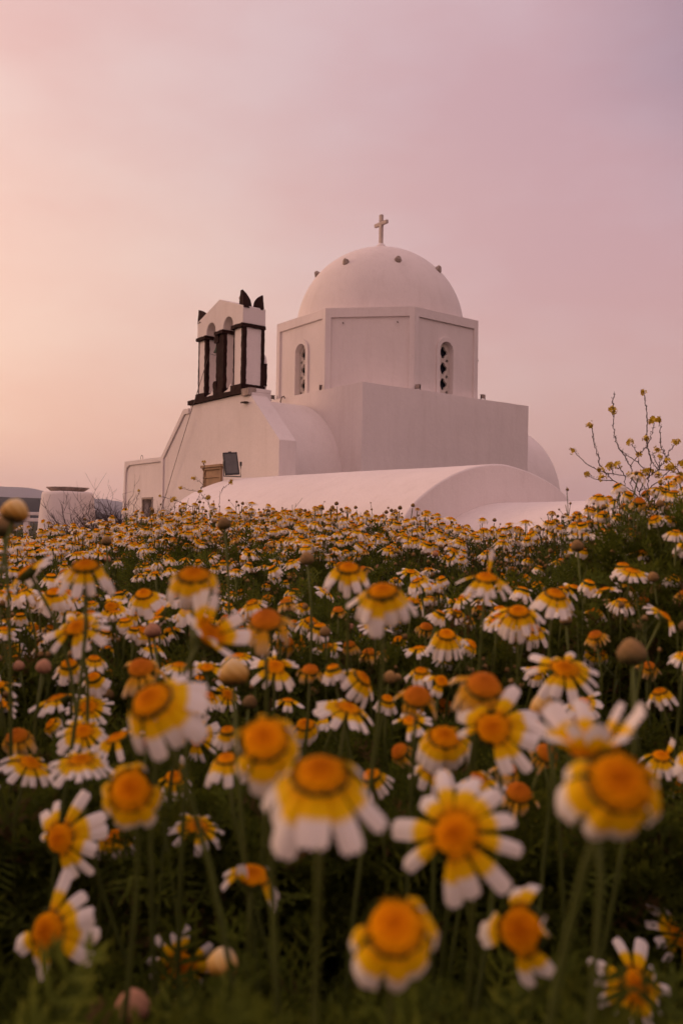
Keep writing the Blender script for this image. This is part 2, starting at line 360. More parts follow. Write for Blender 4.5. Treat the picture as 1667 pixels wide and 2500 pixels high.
for k, (v0, v1, z0, dark) in enumerate(((1.46, 1.86, 2.97, 0), (2.29, 2.61, 2.97, 1), (3.08, 3.45, 2.97, 0))):
    m = MB(); m.box((L0 + .012, v0 + .012, z0), (UB - .01, v1 - .012, 4.20)); p = m.build('pier', M_PLASTER, belfry, bevel=.008)
    q = stone_block((L0 - .002, v0, z0), (L0 + .085, v0 + (.085 if not dark else .30), 4.19), k * 7 + 1, .010)
    merge(q, stone_block((UB - .075, v0 - .004, z0), (UB + .006, v0 + .06, 4.19), k * 7 + 2, .010))
    merge(q, stone_block((L0 + .0, v1 - .022, z0), (L0 + .06, v1 + .006, 4.19), k * 7 + 3, .009))
    merge(q, stone_block((UB - .06, v1 - .03, z0), (UB + .004, v1 + .006, 4.19), k * 7 + 3, .009))
    q.build('corner_stones', M_STONE, belfry, smooth=25)
    z = 4.185
    stone_block((L0 - .055, v0 - .03, z), (UB + .02, v1 + .04, z + .072), k + 31, .011).build('capital', M_STONE, belfry, smooth=25)
    stone_block((L0 - .045, v0 - .03, 2.86), (UB + .02, v1 + .045, 2.975), k + 51, .016).build('pier_base', M_STONE, belfry, smooth=25)
for v0, v1 in ((1.91, 2.25), (2.66, 3.04)):
    m = MB(); m.prism([(v0, 2.862), (v0, 3.06), (v0 + .06, 3.02), (v0 + .16, 2.93), (v1, 2.885), (v1, 2.862)], [], fU(L0), -.01, .50); m.build('sill', M_PLASTER, belfry, bevel=.01)
stone_block((L0 - .03, 2.56, 2.96), (UB - .2, 2.70, 3.16), 77, .03).build('corner_stones', M_STONE, belfry, smooth=25)
stone_block((L0 - .03, 2.50, 4.02), (L0 + .2, 2.68, 4.19), 78, .022).build('corner_stones', M_STONE, belfry, smooth=25)
stone_block((L0 - .065, 1.40, 2.765), (UB + .01, 3.84, 2.862), 91, .011).build('base_slab', M_STONE, belfry, smooth=25)
stone_block((L0 - .068, 1.10, 2.70), (L0 + .12, 1.398, 2.850), 92, .008).build('corner_block', M_GREY, belfry, smooth=25)
m = MB(); m.box((L0 + .122, 1.102, 2.766), (UB - .03, 1.398, 2.85)); m.build('ledge', M_PLASTER, belfry, bevel=.01)
# rounded rear buttress of the belfry
m = MB(); m.prism([(1.62, 2.77), (1.62, 3.55)] + arc(1.82, 3.55, .2, 180, 0, 10) + [(2.02, 2.77)], [], fU(UB), .03, .17); bt = m.build('buttress', M_PLASTER, belfry, bevel=.01)
stone_block((UB + .06, 1.585, 3.02), (UB + .16, 1.64, 3.5), 99, .012).build('corner_stones', M_STONE, belfry, smooth=25)
# horn stones on the corners: quarter-moon slabs
def horn(p, wid, hgt, dirn, thick, lean=0):
    """curved tapering stone: straight side, bulging side"""
    m = MB(); n = 12; vs = []
    for i in range(n + 1):
        t = i / n; w = wid * (1 - t ** 3.0) + .025; c = lean * t * t
        for j, (a, b) in enumerate(((0, -1), (.35, -1.1), (.8, -.7), (1, 0), (.8, .7), (.35, 1.1), (0, 1))):
            vs.append(Vector(p) + Vector(dirn) * (a * w + c) + Vector((-dirn[1], dirn[0], 0)) * (b * thick * (.35 + .65 * (1 - t))) + Vector((0, 0, hgt * t)))
    k = 7
    m.v = [tuple(v) for v in vs]; m.f = [(i * k + j, i * k + (j + 1) % k, (i + 1) * k + (j + 1) % k, (i + 1) * k + j) for i in range(n) for j in range(k)]
    m.f += [tuple(range(k)), tuple(n * k + j for j in range(k))[::-1]]
    m.rough(.006, 25); return m
horn((L0 - .01, 1.55, 4.59), .235, .385, (1, 0, 0), .11, .0).build('horn_stone', M_STONE, belfry, smooth=50)
horn((UB - .02, 1.54, 4.60), .20, .34, (-1, 0, 0), .09, .0).build('horn_stone', M_STONE, belfry, smooth=50)
horn((L0 + .06, 3.50, 4.60), .36, .34, (0, -1, 0), .08, -.05).build('horn_stone', M_STONE, belfry, smooth=50)
m = MB(); m.lathe([(.028, 0), (.022, .07), (.03, .10), (.052, .13), (.056, .17), (.035, .20), (.01, .21)], 12, Matrix.Translation((UB - .12, 2.25, 4.86))); m.build('knob', M_GREY, belfry)

# octagonal drum: recessed faces, raised frames
AP = 2.457; T8 = math.tan(R(22.5)); DT, DB = 4.985, 3.0
rec = .045
m = MB()
cor = lambda a: [(MID + a / math.cos(R(22.5)) * math.cos(R(22.5 + 45 * k)), MID + a / math.cos(R(22.5)) * math.sin(R(22.5 + 45 * k))) for k in range(8)]
def oct_fn(k):
    ang = R(45 * k); nx, ny = math.cos(ang), math.sin(ang); tx, ty = -ny, nx
    return lambda a, b, d: (MID + nx * (AP - d) + tx * a, MID + ny * (AP - d) + ty * a, b)
drum = None
frames = MB()
for k in range(8):
    fn = oct_fn(k); w0 = AP * T8; w1 = (AP - rec) * T8; w2 = (AP - .30) * T8
    win = k % 2 == 0
    hole = [[(-w0 + .13, DB), (w0 - .13, DB), (w0 - .13, DT - .215), (-w0 + .13, DT - .215)]]
    frames.prism([(-w0, DB - .02), (w0, DB - .02), (w0, DT), (-w0, DT)], hole, fn, 0, rec + .003,
                 back=[(-w1, DB - .02), (w1, DB - .02), (w1, DT), (-w1, DT)])
    arch_in = [(.205, 3.02)] + arc(0, 4.125, .205, 0, 180, 18) + [(-.205, 3.02)]
    m.prism([(-w1, DB - .05), (w1, DB - .05), (w1, DT - .002), (-w1, DT - .002)], [arch_in] if win else [], fn, rec, .30,
            back=[(-w2, DB - .05), (w2, DB - .05), (w2, DT - .002), (-w2, DT - .002)])
drum = m.build('drum', M_PLASTER, church, smooth=30)
frames.build('cornice_frame', M_PLASTER, drum, bevel=.008)
m = MB(); m.prism(cor(AP - .27), [], lambda a, b, d: (a, b, DT - .05 + d), 0, .045); m.build('drum_top', M_PLASTER, drum)
def quatre(cx, cy, r, n=7):
    """outline of a four-lobed opening"""
    pts = []
    for q in range(4):
        ca = 90 * q; ox, oy = cx + r * .62 * math.cos(R(ca)), cy + r * .62 * math.sin(R(ca)) * 1.08
        pts += arc(ox, oy, r * .46, ca - 88, ca + 88, n)
    return pts
for k in (0, 2, 4, 6):
    fn = oct_fn(k)
    m = MB()
    sur_o = [(.315, 3.03)] + arc(0, 4.125, .315, 0, 180, 20) + [(-.315, 3.03)]
    sur_i = [(.207, 3.03)] + arc(0, 4.125, .207, 0, 180, 20) + [(-.207, 3.03)]
    m.prism(sur_o + sur_i[::-1], [], fn, rec - .035, rec + .002); wn = m.build('window', M_PLASTER, church, bevel=.006)
    holes = [quatre(0, z, .125) for z in (4.10, 3.73, 3.36)]
    holes += [arc(sx * .128, z, .040, 0, 330, 11) for sx in (-1, 1) for z in (3.915, 3.545, 3.175)]
    scr = [(.204, 3.03)] + arc(0, 4.125, .204, 0, 180, 18) + [(-.204, 3.03)]
    m = MB(); m.prism(scr, holes, fn, rec + .095, rec + .145); m.build('screen', M_REVEAL, wn, smooth=30)
    m = MB(); m.prism([(.2, 3.03)] + arc(0, 4.125, .2, 0, 180, 12) + [(-.2, 3.03)], [], fn, rec + .20, rec + .21); m.build('pane', M_GLASS, wn)
m = MB()
for k, a in ((5, -.62), (5, .62)):
    fn = oct_fn(k); m.tube([fn(a, 4.65, rec + .01), fn(a, 4.645, rec - .05), fn(a + .02, 4.62, rec - .05)], .012, 5)
m.build('iron_peg', M_IRON, drum)
m = MB(); fn = oct_fn(7); m.tube([fn(.98, 4.42, .01), fn(1.0, 4.42, -.06)], .02, 6); m.build('iron_peg', M_IRON, drum)
# dome with spikes, knob and cross
m = MB(); prof = [(2.125 * math.cos(R(a)), DT - .03 + 2.125 * math.sin(R(a))) for a in np.linspace(0, 89.5, 40)]
m.lathe(prof, 96, Matrix.Translation((MID, MID, 0)))
m.v = [tuple(Vector(v) + noise.noise_vector(Vector(v) * .8) * .012) for v in m.v]
dome = m.build('dome', M_PLASTER, church, smooth=60)
for k in range(8):
    # azimuth measured from the viewer's side, clockwise
    a = R(12 + 45 * k); el = R(40)
    wd = Vector((math.sin(a) * math.cos(el), -math.cos(a) * math.cos(el), math.sin(el)))
    ld = Matrix.Rotation(-TH, 3, 'Z') @ wd
    q = MB(); random.seed(k + 5)
    n = 7; tilt = (ld + Vector((0, 0, random.uniform(.15, .7)))).normalized()
    rot = tilt.to_track_quat('Z', 'Y').to_matrix().to_4x4(); pos = Vector((MID, MID, DT - .03)) + ld * 2.10
    r0 = random.uniform(.075, .105)
    q.lathe([(r0, -.05), (r0 * .98, .03), (r0 * .72, .08), (r0 * .42, .12), (.02, .135)], n, Matrix.Translation(pos) @ rot)
    q.rough(.016, 13, k); q.build('stone_spike', M_GREY, dome, smooth=20)
m = MB(); m.lathe([(.21, -.08), (.175, .02), (.13, .10), (.075, .16), (.045, .19)], 20, Matrix.Translation((MID, MID, 7.08))); cb = m.build('knob', M_PLASTER, dome)
m = MB(); zc = 7.22
m.box((MID - .04, MID - .048, zc), (MID + .04, MID + .048, 8.0))
m.box((MID - .038, MID - .245, 7.722), (MID + .038, MID + .245, 7.812))
m.build('cross', mat('worn_marble', (.60, .50, .44), .8, .25, 8, .2, 30), church, bevel=.012)

# bell with its rope
bell = empty('church_bell', church.matrix_basis @ Vector((0, 0, 0)), 0)
bpos = Matrix.Translation(church.location) @ Matrix.Rotation(TH, 4, 'Z') @ Vector((L0 + .17, 2.80, 3.86))
bell.location = bpos; bell.rotation_euler = (0, 0, TH)
tag(bell, 'small green bronze bell hanging in the left arch of the belfry', 'bell')
m = MB(); m.lathe([(.125, 0), (.118, .02), (.095, .06), (.078, .12), (.07, .17), (.045, .205), (.018, .22)], 20); m.build('bell_body', M_BRONZE, bell)
m = MB(); m.tube([(0, 0, .21), (0, 0, .33)], .016, 6); m.tube([(0, -.19, .34), (0, .24, .34)], .028, 6); m.build('yoke', M_IRON, bell)
m = MB(); m.tube([(0, 0, .15), (0, 0, -.03)], .008, 5); m.lathe([(.004, -.07), (.022, -.05), (.022, -.03), (.004, -.015)], 8); m.build('clapper', M_IRON, bell)
pts = []
for i in range(15):
    t = i / 14; pts.append((-.17 - .05 * t * 4 * (1 - t) - .06, 0.02 + 2.30 * t, -.05 - 3.46 * t - .12 * 4 * t * (1 - t)))
m = MB(); m.tube([(0, 0, -.05), (-.12, 0.0, -.07)] + pts, .0065, 4); m.build('rope', M_STEEL, bell)

# small spotlights on the ledge at the drum's feet
for i, (u, v, where) in enumerate(((MID - AP - .10, MID + AP * T8 + .0, 'at the left end of the block beside the belfry'), (MID - AP * T8 - .35 + .0, MID - AP * T8 - .88, 'below the left edge of the plain drum face'), (MID - AP * T8 + .02, MID - AP - .10, 'below the right edge of the plain drum face'), (MID + AP * T8 + .1, MID - AP - .08, 'beside the right corner of the drum'))):
    if i == 1: u, v = MID - AP - .1, MID - AP * T8 + .02
    o = empty('spotlight', Matrix.Translation(church.location) @ Matrix.Rotation(TH, 4, 'Z') @ Vector((u, v, 3.077)), TH + i)
    tag(o, 'tiny grey floodlight on the ledge ' + where, 'spotlight', 'small lights around the foot of the drum')
    m = MB(); m.box((-.05, -.03, .04), (.05, .03, .13)); m.box((-.062, -.045, .12), (.062, .03, .135)); m.build('housing', M_GREY, o, bevel=.006)
    m = MB(); m.box((-.065, -.012, 0), (-.055, .012, .11)); m.box((.055, -.012, 0), (.065, .012, .11)); m.box((-.065, -.02, 0), (.065, .02, .012)); m.build('bracket', M_IRON, o)
    m = MB(); m.box((-.038, -.034, .052), (.038, -.031, .118)); m.build('lens', M_LAMPG, o)

# ------------------------------------------------------------------ low vaulted building in front
vb = empty('vaulted_outbuilding', (0.408, 17.8, EYE), TH)
tag(vb, 'low white barrel vaulted building half sunk behind the flowers, in front of the church', 'building')
PROF = [(-4.66, BOT), (-4.62, -.3), (-4.588, -.042), (-4.528, .142), (-4.42, .27), (-4.279, .384), (-3.959, .573), (-3.619, .712), (-3.35, .786), (-3.092, .83), (-2.9, .842), (-2.713, .836), (-2.324, .772), (-1.995, .677), (-1.699, .557), (-1.50, .43), (-1.36, .25), (-1.30, -.1), (-1.28, BOT)]
def smooth_prof(P, n=3):
    for _ in range(n):
        Q = [P[0]]
        for a, b in zip(P, P[1:]): Q += [(a[0] * .75 + b[0] * .25, a[1] * .75 + b[1] * .25), (a[0] * .25 + b[0] * .75, a[1] * .25 + b[1] * .75)]
        P = Q + [P[-1]]
    return P
def vault(prof, v0, v1, seg, lift=0, lip=.0):
    m = MB(); k = len(prof)
    vsx = [v0 + (v1 - v0) * i / seg for i in range(seg + 1)]
    for v in vsx:
        for a, b in prof:
            w = .014 * noise.noise(Vector((a * .8, v * .8, b)))
            m.v.append((a, v, b + (w + lift * (v - v0) / (v1 - v0) if b > BOT else 0)))
    m.f = [(i * k + j, i * k + j + 1, (i + 1) * k + j + 1, (i + 1) * k + j) for i in range(seg) for j in range(k - 1)]
    m.f += [tuple(range(k)), tuple(seg * k + j for j in range(k))[::-1]]
    return m
vault(smooth_prof(PROF), -6.5, -.22, 14, .05).build('vault', M_PLASTER, vb, smooth=35, bevel=.03)
# lower vault running on towards the right
P2 = [(-4.30, BOT), (-4.22, -.5), (-4.0, -.06), (-3.7, .14), (-3.35, .27), (-3.0, .335), (-2.7, .35), (-2.4, .335), (-2.0, .27), (-1.6, .14), (-1.35, -.1), (-1.2, -.6), (-1.15, BOT)]
vault(smooth_prof(P2), -10.5, -6.502, 10, 0).build('side_vault', M_PLASTER, vb, smooth=50)

# floodlight standing on the vault
fl = empty('floodlight', at(568, 1163, 15.3), R(20))
tag(fl, 'large grey floodlight standing on the low white vault beside the door lintel', 'floodlight')
tilt = Matrix.Rotation(R(-14), 4, 'X') @ Matrix.Rotation(R(-5), 4, 'Y') @ Matrix.Scale(.94, 4)
T0 = Matrix.Translation((0, 0, .04))
m = MB(); m.box((-.135, 0, .0), (.135, .075, .43), T0 @ tilt); m.box((-.05, .075, .08), (.05, .13, .32), T0 @ tilt); m.build('housing', M_LAMP, fl, bevel=.01)
m = MB(); m.box((-.118, -.008, .02), (.118, .002, .41), T0 @ tilt); m.build('glass', M_LAMPG, fl)
m = MB(); m.box((-.14, -.014, .41), (.14, .02, .44), T0 @ tilt); m.box((-.14, -.014, -.01), (.14, .02, .02), T0 @ tilt); m.box((-.14, -.014, .0), (-.12, .02, .43), T0 @ tilt); m.box((.12, -.014, .0), (.14, .02, .43), T0 @ tilt); m.box((-.03, -.02, .43), (.03, .02, .455), T0 @ tilt); m.build('rim', M_LAMP, fl, bevel=.004)
m = MB(); m.tube([(-.155, .03, .24), (-.155, .02, 0), (.155, .02, 0), (.155, .03, .24)], .012, 6); m.box((-.17, 0, .2), (-.14, .06, .27)); m.box((.14, 0, .2), (.17, .06, .27)); m.build('bracket', M_LAMP, fl)

# cistern with stone lid, far left
ct = empty('cistern', (at(166, 1250, 20).x, 20, GROUND_FAR))
tag(ct, 'round white plastered cistern left of the church, tapering upwards', 'cistern')
gz = EYE - GROUND_FAR
m = MB(); m.lathe([(.72, 0), (.67, gz - .35), (.63, gz + .25), (.588, gz + .64), (.575, gz + .705), (.545, gz + .73)], 40); m.rough(.012, 2.5); m.build('tank', M_PLASTER, ct, smooth=60, bevel=0)
m = MB(); m.lathe([(.36, gz + .728), (.50, gz + .82), (.49, gz + .838)], 9); m.rough(.012, 6); m.build('stone_lid', M_GREY, ct, smooth=20)
# low rail-like wall by the cistern
lw = empty('low_wall', (at(60, 1256, 24).x, 24, GROUND_FAR))
tag(lw, 'low pale wall with two rails running left from the white cistern', 'wall')
zt = at(60, 1250, 24).z - GROUND_FAR
m = MB(); m.box((-3, -.08, zt - .09), (.5, .08, zt)); m.build('rail', M_PLASTER, lw, bevel=.015)
m = MB(); m.box((-3, -.08, zt - .27), (.5, .08, zt - .17)); m.build('rail', M_PLASTER, lw, bevel=.015)
for i in range(3):
    m = MB(); m.box((-2.6 + i * 1.3, -.06, 0), (-2.45 + i * 1.3, .06, zt - .27)); m.box((-2.6 + i * 1.3, -.06, zt - .171), (-2.45 + i * 1.3, .06, zt - .089)); m.build('post', M_PLASTER, lw)
# ------------------------------------------------------------------ plants: materials
def attr_mat(name, stops, rough=.6, trans=.35, var=.15, spec=.25, bump=0, bscale=900, attr='t'):
    m = bpy.data.materials.new(name); m.use_nodes = True; n = m.node_tree.nodes; l = m.node_tree.links
    p = n['Principled BSDF']; p.inputs['Roughness'].default_value = rough; p.inputs['Specular IOR Level'].default_value = spec
    a = n.new('ShaderNodeAttribute'); a.attribute_name = attr
    r = n.new('ShaderNodeValToRGB'); el = r.color_ramp.elements
    while len(el) < len(stops): el.new(.5)
    for e, (q, c) in zip(el, stops): e.position = q; e.color = (*c, 1)
    l.new(a.outputs['Fac'], r.inputs[0])
    g = n.new('ShaderNodeNewGeometry'); nn = n.new('ShaderNodeTexNoise'); nn.inputs['Scale'].default_value = 22; nn.inputs['Detail'].default_value = 2
    l.new(g.outputs['Position'], nn.inputs['Vector'])
    mr = n.new('ShaderNodeMapRange'); mr.inputs[1].default_value = .3; mr.inputs[2].default_value = .7; mr.inputs[3].default_value = 1 - var; mr.inputs[4].default_value = 1 + var * .4
    l.new(nn.outputs['Fac'], mr.inputs[0])
    s = n.new('ShaderNodeVectorMath'); s.operation = 'SCALE'; l.new(r.outputs[0], s.inputs[0]); l.new(mr.outputs[0], s.inputs['Scale'])
    l.new(s.outputs[0], p.inputs['Base Color'])
    if bump:
        q = n.new('ShaderNodeTexVoronoi'); q.inputs['Scale'].default_value = bscale; l.new(g.outputs['Position'], q.inputs['Vector'])
        b = n.new('ShaderNodeBump'); b.inputs['Strength'].default_value = bump; b.inputs['Distance'].default_value = .0006
        l.new(q.outputs['Distance'], b.inputs['Height']); l.new(b.outputs[0], p.inputs['Normal'])
    if trans:
        t = n.new('ShaderNodeBsdfTranslucent'); l.new(s.outputs[0], t.inputs[0])
        x = n.new('ShaderNodeMixShader'); x.inputs[0].default_value = trans
        l.new(p.outputs[0], x.inputs[1]); l.new(t.outputs[0], x.inputs[2]); l.new(x.outputs[0], n['Material Output'].inputs[0])
    return m
WHITE = (.92, .85, .78)
M_PETAL = attr_mat('petal_white_and_yellow', [(0, (.74, .23, .001)), (.14, (.84, .36, .001)), (.28, (.92, .53, .001)), (.45, (.92, .58, .004)), (.55, WHITE), (1, WHITE)], .65, .30, .14, .08)
M_PETALD = attr_mat('petal_faded', [(0, (.66, .26, .006)), (.4, (.76, .40, .01)), (.7, (.74, .52, .22)), (1, (.58, .42, .25))], .7, .25, .2)
M_DISC = attr_mat("disc_florets", [(0, (.84, .36, .001)), (.25, (.82, .32, .001)), (.55, (.72, .23, .001)), (1, (.56, .14, .001))], .9, 0, .3, .05, .9)
M_DISCD = attr_mat('disc_florets_aged', [(0, (.60, .22, .006)), (.5, (.52, .15, .006)), (1, (.46, .12, .006))], .85, 0, .25, .1, .9)
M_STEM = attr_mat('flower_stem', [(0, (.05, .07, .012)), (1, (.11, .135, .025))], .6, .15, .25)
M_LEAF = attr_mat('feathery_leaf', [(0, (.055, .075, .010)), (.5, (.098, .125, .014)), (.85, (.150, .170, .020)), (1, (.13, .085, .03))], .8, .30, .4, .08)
M_BUD = attr_mat('bud_scales', [(0, (.05, .06, .018)), (.35, (.10, .085, .03)), (.7, (.26, .15, .05)), (1, (.42, .25, .08))], .7, .1, .35, .25, .8, 700)
M_BUDP = attr_mat('bud_pink', [(0, (.07, .05, .03)), (.35, (.25, .12, .07)), (1, (.58, .30, .17))], .7, .1, .2)
M_TWIG = mat('dry_twig', (.060, .034, .034), .9, .4, 30)
M_MSTEM = mat('mustard_stem', (.060, .035, .022), .85, .4, 60)
M_MUST = mat('mustard_petal', (.72, .48, .015), .6, .35, 120)

# ------------------------------------------------------------------ plants: templates as triangle arrays (verts, tris, t)
def grid_tris(nl, nw, off=0):
    T = []
    for i in range(nl):
        for j in range(nw):
            a = off + i * (nw + 1) + j; b = a + 1; c = a + nw + 1; d = c + 1
            T += [(a, c, b), (b, c, d)]
    return T
def petals_arr(rng, n, a0, a1, length=.40, width=.15, nl=7, nw=4, keep=1.0, jit=20, r0=.125, up=(), arc_gap=None):
    Vv, T, A = [], [], []
    for k in range(n):
        if rng.random() > keep * .95: continue
        az = 2 * math.pi * (k + rng.uniform(-.22, .22)) / n
        if arc_gap and arc_gap[0] < math.degrees(az) % 360 < arc_gap[1]: continue
        j0 = R(a0 + rng.uniform(-jit, jit) * .5); j1 = R(a1 + rng.uniform(-jit, jit) * 1.3)
        if k in up: j0, j1 = R(-50), R(-85)
        L = length * rng.uniform(.80, 1.10); Wd = width * rng.uniform(.62, 1.18); tw = rng.uniform(-.25, .25); curl = rng.uniform(.1, .5)
        dr = Vector((math.cos(az), math.sin(az), 0)); sd = Vector((-math.sin(az), math.cos(az), 0))
        p = dr * r0 + Vector((0, 0, .010 - (k % 2) * .009)); off = len(Vv)
        for i in range(nl + 1):
            t = i / nl; an = j0 + (j1 - j0) * (t ** .85)
            d = dr * math.cos(an) - Vector((0, 0, math.sin(an))); nrm = dr * math.sin(an) + Vector((0, 0, math.cos(an)))
            if i: p = p + d * (L / nl) * (1 if i < nl else .55)
            w = Wd * (.50 + .50 * min(1, t / .45)) * (1 if t < .8 else math.sqrt(max(0, 1 - ((t - .8) / .235) ** 2)) * .93 + .07)
            s2 = (sd * math.cos(tw * t) + nrm * math.sin(tw * t))
            for j in range(nw + 1):
                x = (j / nw - .5) * 2
                notch = (-.018 * (1 - abs(math.cos(x * 3.1)))) if i == nl else 0
                Vv.append(p + s2 * (x * w * .5) - nrm * (curl * w * .5 * x * x) + nrm * (.006 * math.cos(x * 9)) + d * notch)
                A.append(t + abs(x) * .02)
        T += grid_tris(nl, nw, off)
    return np.array([tuple(v) for v in Vv]), np.array(T), np.array(A)
def disc_arr(rng, r=.2, h=.10, n=16, rings=5, bump=.006, z=-.012):
    Vv = [(0, 0, z + h)]; T = []; A = [1.0]
    for i in range(1, rings + 1):
        a = i / rings * math.pi / 2
        for k in range(n):
            w = 2 * math.pi * (k + .5 * (i % 2)) / n; rr = r * math.sin(a) * (1 + rng.uniform(-bump, bump) * 4)
            Vv.append((rr * math.cos(w), rr * math.sin(w), z + h * math.cos(a) + rng.uniform(-bump, bump) - (.02 if i == 1 else 0) * 0)); A.append(1 - i / rings)
    for k in range(n): T.append((0, 1 + k, 1 + (k + 1) % n))
    for i in range(rings - 1):
        for k in range(n):
            a = 1 + i * n + k; b = 1 + i * n + (k + 1) % n; c = a + n; d = b + n
            T += [(a, c, b), (b, c, d)]
    return np.array(Vv), np.array(T), np.array(A)
def calyx_arr(n=10):
    prof = [(.03, -.135), (.09, -.12), (.155, -.08), (.185, -.03), (.18, .005)]
    Vv = [(r * math.cos(6.2832 * k / n), r * math.sin(6.2832 * k / n), z) for r, z in prof for k in range(n)]; T = []
    for i in range(len(prof) - 1):
        for k in range(n):
            a = i * n + k; b = i * n + (k + 1) % n; T += [(a, b, a + n), (b, b + n, a + n)]
    return np.array(Vv), np.array(T), np.array([i / 4 * .6 for i in range(5) for k in range(n)])
def bud_arr(n=14, rings=9, rng=random):
    Vv, T, A = [], [], []
    for i in range(rings + 1):
        a = math.pi * i / rings
        for k in range(n):
            w = 6.2832 * k / n; rr = .5 * math.sin(a) * (1 + .05 * math.cos(k * 3 + i * 2)) + .01
            rr *= 1 if a < 1.9 else 1 - .35 * (a - 1.9) / 1.24; Vv.append((rr * math.cos(w), rr * math.sin(w), .40 * -math.cos(a) * (1.5 if a > 1.57 else .85) + .3)); A.append(min(1, i / rings + .10 * ((k + i) % 2)))
    for i in range(rings):
        for k in range(n):
            a = i * n + k; b = i * n + (k + 1) % n; T += [(a, b, a + n), (b, b + n, a + n)]
    return np.array(Vv), np.array(T), np.array(A)
def mesh_arr(name, parts):
    """parts: list of (verts, tris, t, material) -> one mesh"""
    me = bpy.data.meshes.new(name); V_ = np.concatenate([p[0] for p in parts]).astype(np.float32)
    offs = np.cumsum([0] + [len(p[0]) for p in parts[:-1]])
    T = np.concatenate([p[1] + o for p, o in zip(parts, offs)]).astype(np.int32); A = np.concatenate([p[2] for p in parts]).astype(np.float32)
    me.vertices.add(len(V_)); me.vertices.foreach_set('co', V_.ravel())
    me.loops.add(T.size); me.loops.foreach_set('vertex_index', T.ravel())
    me.polygons.add(len(T)); me.polygons.foreach_set('loop_start', np.arange(0, T.size, 3, dtype=np.int32))
    mats = []
    for p in parts:
        if p[3] not in mats: mats.append(p[3])
    for q in mats: me.materials.append(q)
    me.polygons.foreach_set('material_index', np.concatenate([np.full(len(p[1]), mats.index(p[3]), np.int32) for p in parts]))
    me.update(calc_edges=True); me.validate()
    at_ = me.attributes.new('t', 'FLOAT', 'POINT'); at_.data.foreach_set('value', A)
    me.shade_smooth(); return me
# head kinds: name -> (petal args, faded, apparent span)
KINDS = {
 'flat':   (dict(n=14, a0=0, a1=16), 0, .98), 'mild': (dict(n=12, a0=2, a1=40, length=.42, width=.16), 0, .92), 'droop': (dict(n=11, a0=26, a1=66, length=.46, width=.165), 0, .74),
 'bell': (dict(n=12, a0=44, a1=76, length=.42, width=.16, r0=.10), 0, .62), 'closed': (dict(n=13, a0=2, a1=122, width=.165), 0, .56), 'gappy': (dict(n=13, a0=8, a1=40, keep=.62), 0, .90), 'cup': (dict(n=12, a0=-55, a1=-30, keep=.8), 0, .75),
 'plume':  (dict(n=14, a0=20, a1=60, keep=.8, up=(2,)), 0, .85), 'spent': (dict(n=13, a0=15, a1=118, length=.30, width=.085, keep=.85, jit=40), 1, .55), 'curl': (dict(n=14, a0=5, a1=105, length=.36, width=.12, keep=.85, jit=40), 1, .64),
 'half':   (dict(n=13, a0=10, a1=38, arc_gap=(200, 300)), 0, .9)}
TPL = {}
for kn, (kw, faded, span) in KINDS.items():
    TPL[kn] = []
    for s in range(3):
        rng = random.Random(hash_ := sum(map(ord, kn)) * 7 + s)
        kw = dict(kw); kw['n'] += 2 * s; kw['width'] = kw.get('width', .15) * (1 - .12 * s)
        pa = petals_arr(rng, **kw); da = disc_arr(rng, .140 if not faded else .165, .056 if not faded else .12, 26, 9, .010)
        TPL[kn].append((mesh_arr('petals', [(*pa, M_PETALD if faded else M_PETAL)]), mesh_arr('flower_disc', [(*da, M_DISCD if faded else M_DISC)])))
ME_CALYX = mesh_arr('calyx', [(*calyx_arr(), M_STEM)])
M_BUDY = attr_mat('bud_opening', [(0, (.05, .06, .02)), (.30, (.12, .09, .03)), (.5, (.52, .25, .03)), (.68, (.80, .52, .16)), (1, (.86, .74, .50))], .7, .1, .2)
ME_BUDY = mesh_arr('bud_head', [(*bud_arr(), M_BUDY)])
ME_BUD = mesh_arr('bud_head', [(*bud_arr(), M_BUD)]); ME_BUDP = mesh_arr('bud_head', [(*bud_arr(), M_BUDP)])

def head_matrix(pos, nrm, size, spin):
    z = Vector(nrm).normalized(); q = z.to_track_quat('Z', 'Y').to_matrix().to_4x4()
    return Matrix.Translation(pos) @ q @ Matrix.Rotation(spin, 4, 'Z') @ Matrix.Scale(size, 4)
def stem_pts(base, top, nrm, rng, n=9):
    base, top, nrm = Vector(base), Vector(top), Vector(nrm).normalized(); L = (top - base).length
    c1 = base + Vector((rng.uniform(-.03, .03), rng.uniform(-.03, .03), L * .45)); c2 = top - nrm * min(.09, L * .3) - Vector((0, 0, .02))
    P = []
    for i in range(n):
        t = i / (n - 1); P.append((1 - t) ** 3 * base + 3 * (1 - t) ** 2 * t * c1 + 3 * (1 - t) * t * t * c2 + t ** 3 * top)
    return P
def stem_mesh(P, r0, r1, side=6):
    m = MB(); m.tube(P, [r0 + (r1 - r0) * i / (len(P) - 1) for i in range(len(P))], side)
    me = bpy.data.meshes.new('stem'); me.from_pydata(m.v, [], m.f); me.materials.append(M_STEM)
    a = me.attributes.new('t', 'FLOAT', 'POINT'); a.data.foreach_set('value', [i // side / (len(P) - 1) for i in range(len(m.v))])
    me.shade_smooth(); return me
